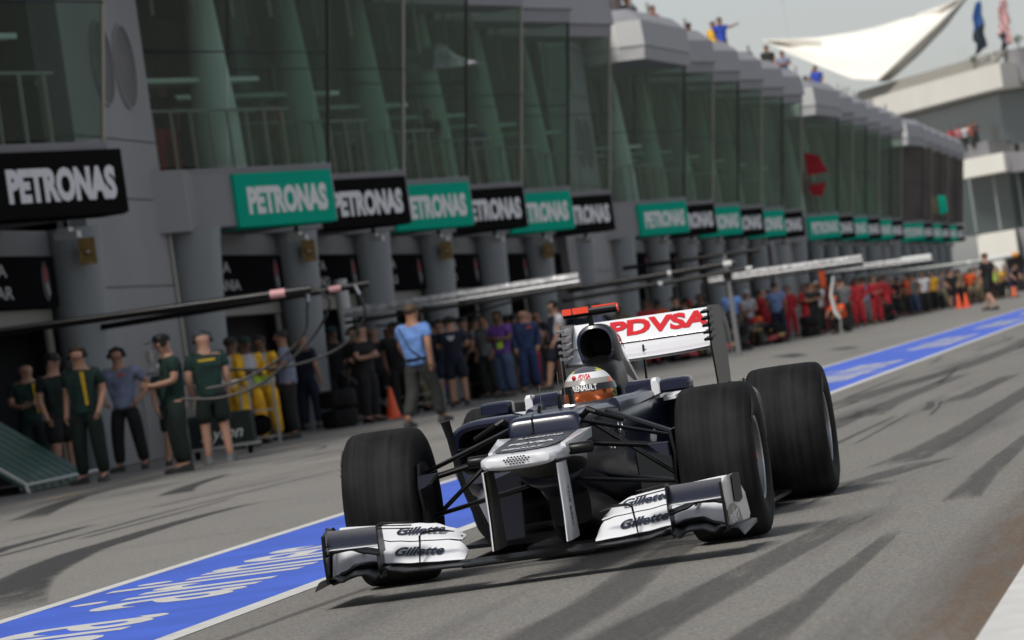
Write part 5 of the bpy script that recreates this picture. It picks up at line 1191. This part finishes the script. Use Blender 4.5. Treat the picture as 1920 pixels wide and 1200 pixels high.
CR = [(-14.9,123.5,'crouch',black,gold and black,'mechanic in black crouching by the front wheel of the near parked car'),
 (-13.5,118.0,'crouch',black,black,'mechanic in black kneeling in front of the near parked car'),
 (-15.6,125,'lean',redc,black,'mechanic in a red cap leaning over the near parked car'),
 (-16.2,127,'stand',black,black,'tall mechanic in black behind the near parked car'),
 (-12.2,135,'crouch',orange,black,'mechanic with an orange helmet crouching by the rear of the far parked car'),
 (-14.9,146,'stand',redc,redc,'mechanic in red overalls holding a red lollipop board'),
 (-14.2,150,'point',redc,redc,'mechanic in red overalls with a raised arm'),
 (-13.9,146,'stand',wht,black,'person with a white helmet beside the raised orange board'),
 (-14.4,156,'walk',redc,redc,'mechanic in bright red overalls striding left'),
 (-13.2,154,'stand',redc,redc,'mechanic in bright red overalls with white shoulders'),
 (-12.9,158,'hold',redc,redc,'mechanic in red overalls holding a wheel gun'),
 (-13.7,163,'stand',gblue,grey,'person in a pale blue shirt among the red overalls'),
 (-13.2,167,'walk',redc,redc,'mechanic in dark red overalls at the right end of the red crew'),
 (-14.3,171,'cross',redc,redc,'mechanic in red overalls with folded arms behind the crew'),
 (-15.2,176,'stand',charcoal,black,'mechanic in charcoal in front of the far garages'),
 (-13.3,182,'stand',orange,black,'mechanic in a bright orange shirt and black trousers'),
 (-12.9,184,'stand',wht,black,'mechanic in a pale shirt beside the orange shirt'),
 (-13.3,196,'stand',yellow,black,'person in a yellow shirt near the far garages'),
 (-13.4,204,'walk',grey,khaki,'person in grey and khaki walking by the far garages'),
 (-12.9,208,'stand',khaki,black,'person in a khaki shirt in the distant group'),
 (-13.2,214,'stand',redc,black,'person in a dark red shirt in the distant group'),
 (-12.4,214,'cross',teal,black,'person in a teal shirt in the distant group'),
 (-12.0,216,'stand',pinkc,black,'person in a pink shirt in the distant group'),
 (-11.7,219,'stand',limec,black,'person in a lime green shirt in the distant group'),
 (-12.6,222,'stand',wht,black,'person in a white shirt at the back of the distant group'),
 (-10.6,214,'lean',navyc,navyc,'person in navy shorts bending by the sunlit pillar'),
 (-11.4,250,'stand',royal,limec,'person in royal blue with a lime green bag at the far right')]
for x, y, po, sc_, lg, lb in CR:
    person(x, y, rnd.uniform(-.8, .8) if po != 'walk' else 1.2, lb, sc_, lg, po, po not in ('lean',), po != 'cross' and sc_ in (redc, black), sk=rnd.choice([skin_l, skin_t, skin_d]), head=rnd.choice(['hair', 'hairset', 'cap']), hair=wht if 'white helmet' in lb else (redc if 'red cap' in lb else (orange if 'orange helmet' in lb else None)), scale=1.0)
person(-7.75, 140.6, -2.2, 'man in black shirt and shorts with bare legs walking across the far pit lane', black, black, 'walk', False, sk=skin_l, scale=1.06, head='hair', hair=hair_b)
# the dense line of crew along the garages
CN = {'dark green': dkgreen, 'black': black, 'navy': navyc, 'grey': grey, 'red': redc, 'white': wht, 'charcoal': charcoal, 'pale blue': gblue, 'khaki': khaki, 'orange': orange, 'maroon': cloth('maroon', (.12,.01,.02)), 'yellow': yellow, 'purple': purple, 'teal': teal}
rc = random.Random(21)
ZONES = [((74, 104), 22, (-16.8, -15.2), ['navy','black','grey','navy','charcoal','charcoal','black','pale blue'], 'in the crowd behind the man in purple'),
 ((106, 136), 18, (-16.9, -14.6), ['black','black','charcoal','red','khaki','orange'], 'around the black and gold cars'),
 ((138, 178), 24, (-16.9, -12.9), ['red','red','red','white','grey','maroon','black'], 'in the red crew'),
 ((180, 262), 30, (-16.4, -11.6), ['black','navy','grey','khaki','yellow','white','maroon','teal','orange','charcoal'], 'in the distant crowd at the far garages')]
PW = {'stand': 'standing upright', 'hold': 'holding something in both hands', 'cross': 'with folded arms', 'one': 'with one hand raised', 'akimbo': 'with hands on hips', 'lean': 'leaning forwards', 'crouch': 'crouching', 'point': 'pointing', 'walk': 'walking'}
SEEN = {}
for (ya, yb), n, (xa, xb), cols, where in ZONES:
    for i in range(n):
        y = ya+(yb-ya)*(i+rc.uniform(.1, .9))/n; cn = rc.choice(cols); po = rc.choice(['stand','hold','cross','one','akimbo','lean','crouch','walk'] if y > 105 else ['stand','hold','cross','one','akimbo']); ll = rc.random() < .7
        hd = rc.choice(['hair', 'hairset', 'cap', 'none']); leg = CN[cn] if cn in ('red', 'black', 'navy') else rc.choice([black, charcoal, jeans, khaki])
        k = (cn, po, where); SEEN[k] = SEEN.get(k, 0)+1
        lb = f"person in {cn}, {PW[po]}, {where}"
        gr = None
        if SEEN[k] > 1: lb = f"{['', '', 'second', 'third', 'fourth', 'fifth', 'sixth'][min(6, SEEN[k])]} {lb} counted from the left"
        lb = ' '.join(lb.split()[:16])
        person(rc.uniform(xa, xb), y, rc.uniform(-1.2, 1.2) if rc.random() < .75 else PI+rc.uniform(-.6, .6), lb, CN[cn], leg, po, ll, cn == 'red', sk=rc.choice([skin_l, skin_t, skin_d]), head=hd, scale=.98, group='crew '+where)
# people on the roof and on the far terrace
for x, y, po, sc_, lg, lb in ((-15.9,146,'point',royal,khaki,'person in bright blue leaning on the roof edge, highest on the stepped roof'),(-16.3,147.5,'stand',yellow,grey,'person in yellow just behind the blue one on the roof'),
   (-16.9,136,'stand',redc,khaki,'person in brownish red on the roof left of the blue one'),(-16.3,165,'stand',charcoal,black,'dark figure on the roof below the left corner of the sail'),(-16.2,170,'cross',gblue,black,'figure in pale blue on the roof below the sail'),
   (-16.2,184,'stand',royal,redc,'figure in blue and red on the roof under the edge of the sail'),(-16.5,186.5,'stand',khaki,redc,'figure in khaki at the roof rail right of the blue and red one')):
    person(x, y, rnd.uniform(-.4, 1.2), lb, sc_, lg, po, sk=skin_t, head='hair', z=9.55, scale=.95)
for i in range(16):
    y = 128+i*5.2; cn = rc.choice(['pale blue','red','white','khaki','navy','orange','grey'])
    person(-16.6-rc.uniform(0, .8), y, rc.uniform(-.8, .8), f"spectator in {cn} behind the roof rail above the {['first','second','third','fourth','fifth','sixth','seventh','eighth','ninth','tenth','eleventh','twelfth','thirteenth','fourteenth','fifteenth','sixteenth'][i]} roof step", CN[cn], charcoal, rc.choice(['stand','cross','lean']), sk=skin_t, head=rc.choice(['hair','cap']), z=9.35, scale=.95, group='spectators behind the roof rail')
for i, (x, c_, lb) in enumerate(((-20.3, cloth('rust', (.35,.12,.05)), 'person in rust orange at the left end of the far terrace'),(-18.9, lblue, 'person in light blue and yellow on the far terrace'),(-18.1, redc, 'person in red on the far terrace between blue and pink'),(-17.4, pinkc, 'person in pink in the middle of the far terrace'),(-16.9, wht, 'person in white on the far terrace'),(-16.3, orange, 'person in orange red at the right end of the far terrace'),(-16.1, navyc, 'person in navy low at the right end of the far terrace'))):
    person(x, 312-(x+20.3)*2.2, rnd.uniform(-.5, .5), lb, c_, yellow if i == 1 else charcoal, rnd.choice(['stand','cross','hold']), sk=skin_t, z=10.45, scale=1.05)
# people behind the leaning glass
for x, y, po, sc_, lg, lb, hc in ((-17.6,57.2,'stand',khaki,khaki,'blurred figure in khaki behind the glass at the top left',None),(-17.9,73,'stand',charcoal,redc,'figure behind the first glass bay right of the pylon',None),(-17.3,79.4,'lean',redc,khaki,'figure in red behind the second glass bay',None),
   (-17.5,80.4,'stand',khaki,grey,'figure in khaki behind the second glass bay',None),(-17.4,87.0,'hold',wht,black,'figure in white behind the third glass bay',None),(-16.9,93.3,'hold',navyc,khaki,'man in a navy jacket and khaki trousers behind the fourth glass bay',None),
   (-17.0,95.0,'lean',gblue,khaki,'figure in pale blue leaning behind the fourth glass bay',None),(-17.2,101,'stand',royal,charcoal,'figure in royal blue behind the fifth glass bay',None),(-16.9,144,'lean',limec,black,'figure in lime yellow behind the glass of the second run',None),
   (-16.6,176.5,'stand',redc,khaki,'figure in red behind the glass of the third run',None),(-16.8,181.2,'stand',cloth('maroon', (.12,.01,.02)),black,'figure in maroon behind the glass of the third run',None)):
    person(x, y, rnd.uniform(-.6, 1.0), lb, sc_, lg, po, sk=skin_t, head='hair', z=4.72, scale=1.0)

# ================================================================ GEAR ON THE PIT LANE
def cone(x, y, label, h=.56):
    t = thing('traffic_cone', label, 'traffic cone', (x, y, 0), rnd.uniform(0, 1), 'orange cones by the garages')
    oc = mat('cone_orange', (.85,.10,.025), .5); b = MB(); b.box(-.17,.17,-.17,.17,0,.035); b.build('base', oc, t, smooth=False)
    b = MB(); b.lathe_z([(.13,.035),(.03,h),(.02,h+.01)], 0, 0, 16); b.build('body', oc, t); b = MB(); b.lathe_z([(.098,h*.35),(.074,h*.55)], 0, 0, 16); b.build('band', mat('cone_band', (.7,.2,.12), .5), t)
cone(-15.13, 75.8, 'orange traffic cone in front of the column behind the man in the sky blue shirt'); cone(-11.45, 183, 'left one of two orange cones together at the far garages', .62); cone(-11.15, 183.3, 'right one of two orange cones together at the far garages', .62); cone(-10.88, 219.9, 'orange cone at the far right beside the sunlit pillar', .75)
# green sloping cover on the left
gcov = mat('green_cover', (.008,.075,.055), .45, coat=.3)
t = thing('green_canopy', 'dark green ribbed sloping cover with a white edge at the left border', 'cover', (0,0,0))
for i in range(8):
    f0, f1 = i/8, (i+1)/8
    def cp_(f, g): return (-17.2+g*2.05, 51.6+f*3.2+.3*g, .06+1.62*(1-g)+.0*f)
    b = MB(); A = [cp_(f0+.01, 0), cp_(f1-.01, 0), cp_(f1-.01, 1), cp_(f0+.01, 1)]; b.add(A+[(x, y, z-.05) for x, y, z in A], [(0,1,2,3),(7,6,5,4),(0,4,5,1),(1,5,6,2),(2,6,7,3),(3,7,4,0)]); b.build('rib_panel', gcov, t, smooth=False)
b = MB(); b.tube([(-17.2,51.57,1.69),(-15.15,51.87,.12),(-15.12,51.87,.0)], .028, 6); b.tube([(-15.15,51.87,.10),(-15.10,55.2,.12)], .022, 6); b.build('white_edge', lamp_w, t)
b = MB(); b.box(-17.2,-15.3,52.0,52.1,.02,.1); b.build('base_bar', panel_k, t, smooth=False)
# trolley with script lettering
t = thing('tool_trolley', 'low black trolley with white handwriting-like lettering behind the green crew', 'trolley', (-14.35, 59.4, 0), .1)
b = MB(); b.box(-.45,.45,-.2,.2,.16,.62); b.build('cabinet', dkgreen, t, smooth=False)
for x in (-.38,.38):
    b = MB(); b.lathe_x([(-.03,.08),(.03,.08)], x, -.15, .08, 14); b.build('wheel', panel_k, t)
b = MB(); b.box(-.5,.5,-.23,.23,.12,.16); b.build('tray', railm, t, smooth=False)
b = MB(); b.tube([(-.45,0,.6),(-.45,0,1.05),(.45,0,1.05),(.45,0,.6)], .015, 6); b.build('handle', railm, t)
text('Ayton', t, lamp_w, (.0,-.205,.33), (1,0,0), (0,0,1), .26, fit=.62, ext=.002, bold=.0, shear=.4)
# steel frame stand next to the marshals
def stand(x, y, label, w_=.5, h_=.95):
    t = thing('trolley_frame', label, 'trolley', (x, y, 0), .2)
    for sx_ in (-1, 1):
        b = MB(); b.tube([(sx_*w_/2,-.2,.02),(sx_*w_/2,-.2,h_),(sx_*w_/2,.2,h_),(sx_*w_/2,.2,.02)], .016, 6); b.build('side_frame', railm, t)
    for z in (.15, .55, h_-.02):
        b = MB(); b.box(-w_/2, w_/2, -.2, .2, z, z+.02); b.build('shelf', railm, t, smooth=False)
    b = MB(); b.sphere((0, 0, .35), .16, .14, .16, 12, 8); b.build('air_bottle', panel_k, t)
stand(-14.45, 62.3, 'steel frame trolley with a black bottle behind the man in shorts'); stand(-16.3, 66.4, 'steel trolley beside the yellow marshals', .6, .7); stand(-15.4, 79.5, 'low trolley of gear behind the orange cone', 1.1, .35); stand(-14.7, 100.5, 'low trolley of gear seen under the rear wing', 1.4, .45)
for i, (x, y, n) in enumerate(((-15.6, 73.4, 2), (-16.4, 82.6, 3), (-15.8, 89.6, 3), (-14.8, 99.2, 2), (-16.3, 103, 3), (-13.9, 119.5, 2), (-13.4, 137.0, 2), (-15.9, 141, 3), (-12.8, 160.5, 2), (-15.2, 174, 3), (-13.4, 190, 3), (-13.6, 202, 2), (-12.9, 217, 3))):
    for k in range(n):
        t = thing('spare_tyre', f"black racing tyre, {['bottom','second','third'][k]} of the {['first','second','third','fourth','fifth','sixth','seventh','eighth','ninth','tenth','eleventh','twelfth','thirteenth'][i]} stack along the garages", 'tyre', (x, y, .17+.34*k), 0, 'stacked tyres along the garages')
        h = .165; b = MB(); b.lathe_z([(.19,-h),(.27,-h),(.32,-h*.8),(.33,0),(.32,h*.8),(.27,h),(.19,h)], 0, 0, 20); b.build('tread', tyre, t)
        b = MB(); b.lathe_z([(.19,-h*.9),(.18,0),(.19,h*.92)], 0, 0, 20); b.build('rim', gold if 115 < y < 130 else rimm, t)
# extinguisher
t = thing('fire_extinguisher', 'red cylinder held low between two men in dark green', 'fire extinguisher', (-13.25, 52.6, .55)); b = MB(); b.lathe_z([(.05,0),(.06,.03),(.06,.2),(.03,.25),(.02,.3)], 0, 0, 12); b.build('cylinder', redc, t)
b = MB(); b.tube([(0,0,.28),(.05,-.04,.33),(.07,-.05,.2)], .01, 5); b.build('nozzle', satin, t)
# ladder-like prop by the column
t = thing('leaning_pole', 'thin silver pole leaning down from the black mechanic to the orange cone', 'pole', (-15.9, 77.2, 0)); b = MB(); b.tube([(-.35,0,.98),(.75,-.8,.05)], .022, 6); b.build('tube', silver, t); b = MB(); b.tube([(.75,-.8,.05),(.8,-.84,.0)], .035, 6); b.build('foot', satin, t)
# white posts
def post(x, y, h, r, label, lean=0):
    t = thing('post', label, 'post', (x, y, 0)); b = MB(); b.tube([(0,0,0),(lean,0,h)], r, 10); b.build('tube', lamp_w, t); b = MB(); b.box(-.2,.2,-.2,.2,0,.03); b.build('base_plate', railm, t, smooth=False)
post(-16.55, 79.6, 2.72, .13, 'thick white post in front of the dark garage next to the black mechanics'); post(-16.6, 70.4, 1.5, .04, 'thin white pole right of the man in the pale blue shirt')
# rounded white shields near the parked cars
def shield(x, y, label):
    t = thing('blade_flag', label, 'banner', (x, y, 0)); 
    for i in range(4):
        b = MB(); b.tube([(i*.12,0,.05),(i*.12-.04,0,.7),(i*.12-.12,0,1.32)], [.05,.055,.03], 8, flat=.3); b.build('slat', lamp_w, t)
    b = MB(); b.box(-.1,.5,-.15,.15,0,.05); b.build('foot', railm, t, smooth=False)
shield(-13.5, 112.5, 'pale slatted shield standing behind the rear wheel of the blue car'); 
t = thing('light_strut', 'bright curved white strut standing on the far black and gold car', 'strut', (-11.35, 124, 0)); b = MB(); b.tube([(.1,0,1.75),(-.05,0,1.2),(.0,0,.7),(.12,0,.5)], [.03,.05,.06,.04], 8); b.build('tube', lamp_w, t); b = MB(); b.tube([(.12,0,.5),(.1,0,0)], .03, 6); b.build('foot', railm, t)
t = thing('lollipop_board', 'raised bright orange board on a stick among the red crew', 'sign', (-13.8, 148, 0)); b = MB(); b.tube([(0,0,0),(0,0,1.6)], .02, 6); b.build('stick', satin, t); b = MB(); b.plate([(-.12,0,1.6),(.05,0,1.55),(.10,0,2.1),(-.12,0,2.2)], .04, 'y'); b.build('board', orange, t)
t = thing('banner', 'small green and pink banners hanging by the far boards', 'banner', (-16.2, 236, 5.0))
for i, m in enumerate((pinkc, khaki, grn)): b = MB(); b.plate([(i*.55,0,0),(i*.55+.45,0,.1),(i*.55+.45,0,1.0),(i*.55,0,1.1)], .03, 'y'); b.build('cloth', m, t, smooth=False)
t = thing('red_flag', 'large red banner hanging behind the glass of the third run of bays', 'flag', (-16.0, 171.2, 6.2)); b = MB(); b.plate([(0,0,0),(.85,0,.05),(.55,0,.75),(.0,0,.95)], .03, 'y'); b.build('upper_cloth', redc, t, smooth=False); b = MB(); b.plate([(.0,0,-.4),(.7,0,-.35),(.5,0,-.9),(.1,0,-.8)], .03, 'y'); b.build('lower_cloth', redc, t, smooth=False)
t = thing('roof_umbrella', 'white canopy hood over the camera position behind the fourth glass bay', 'canopy', (-16.3, 91.5, 7.25)); b = MB(); b.rings([[(-.55,0,0),(.65,-.1,-.05),(1.0,-.2,-.02),(1.0,.6,-.02),(-.55,.8,0)], [(-.5,.05,.5),(.25,.05,.52),(.55,0,.2),(.5,.5,.2),(-.5,.6,.5)]]); b.build('hood', wht, t, smooth=False)
b = MB(); b.tube([(-.5,.3,0),(-.5,.3,-2.5)], .03, 6); b.build('pole', railm, t)
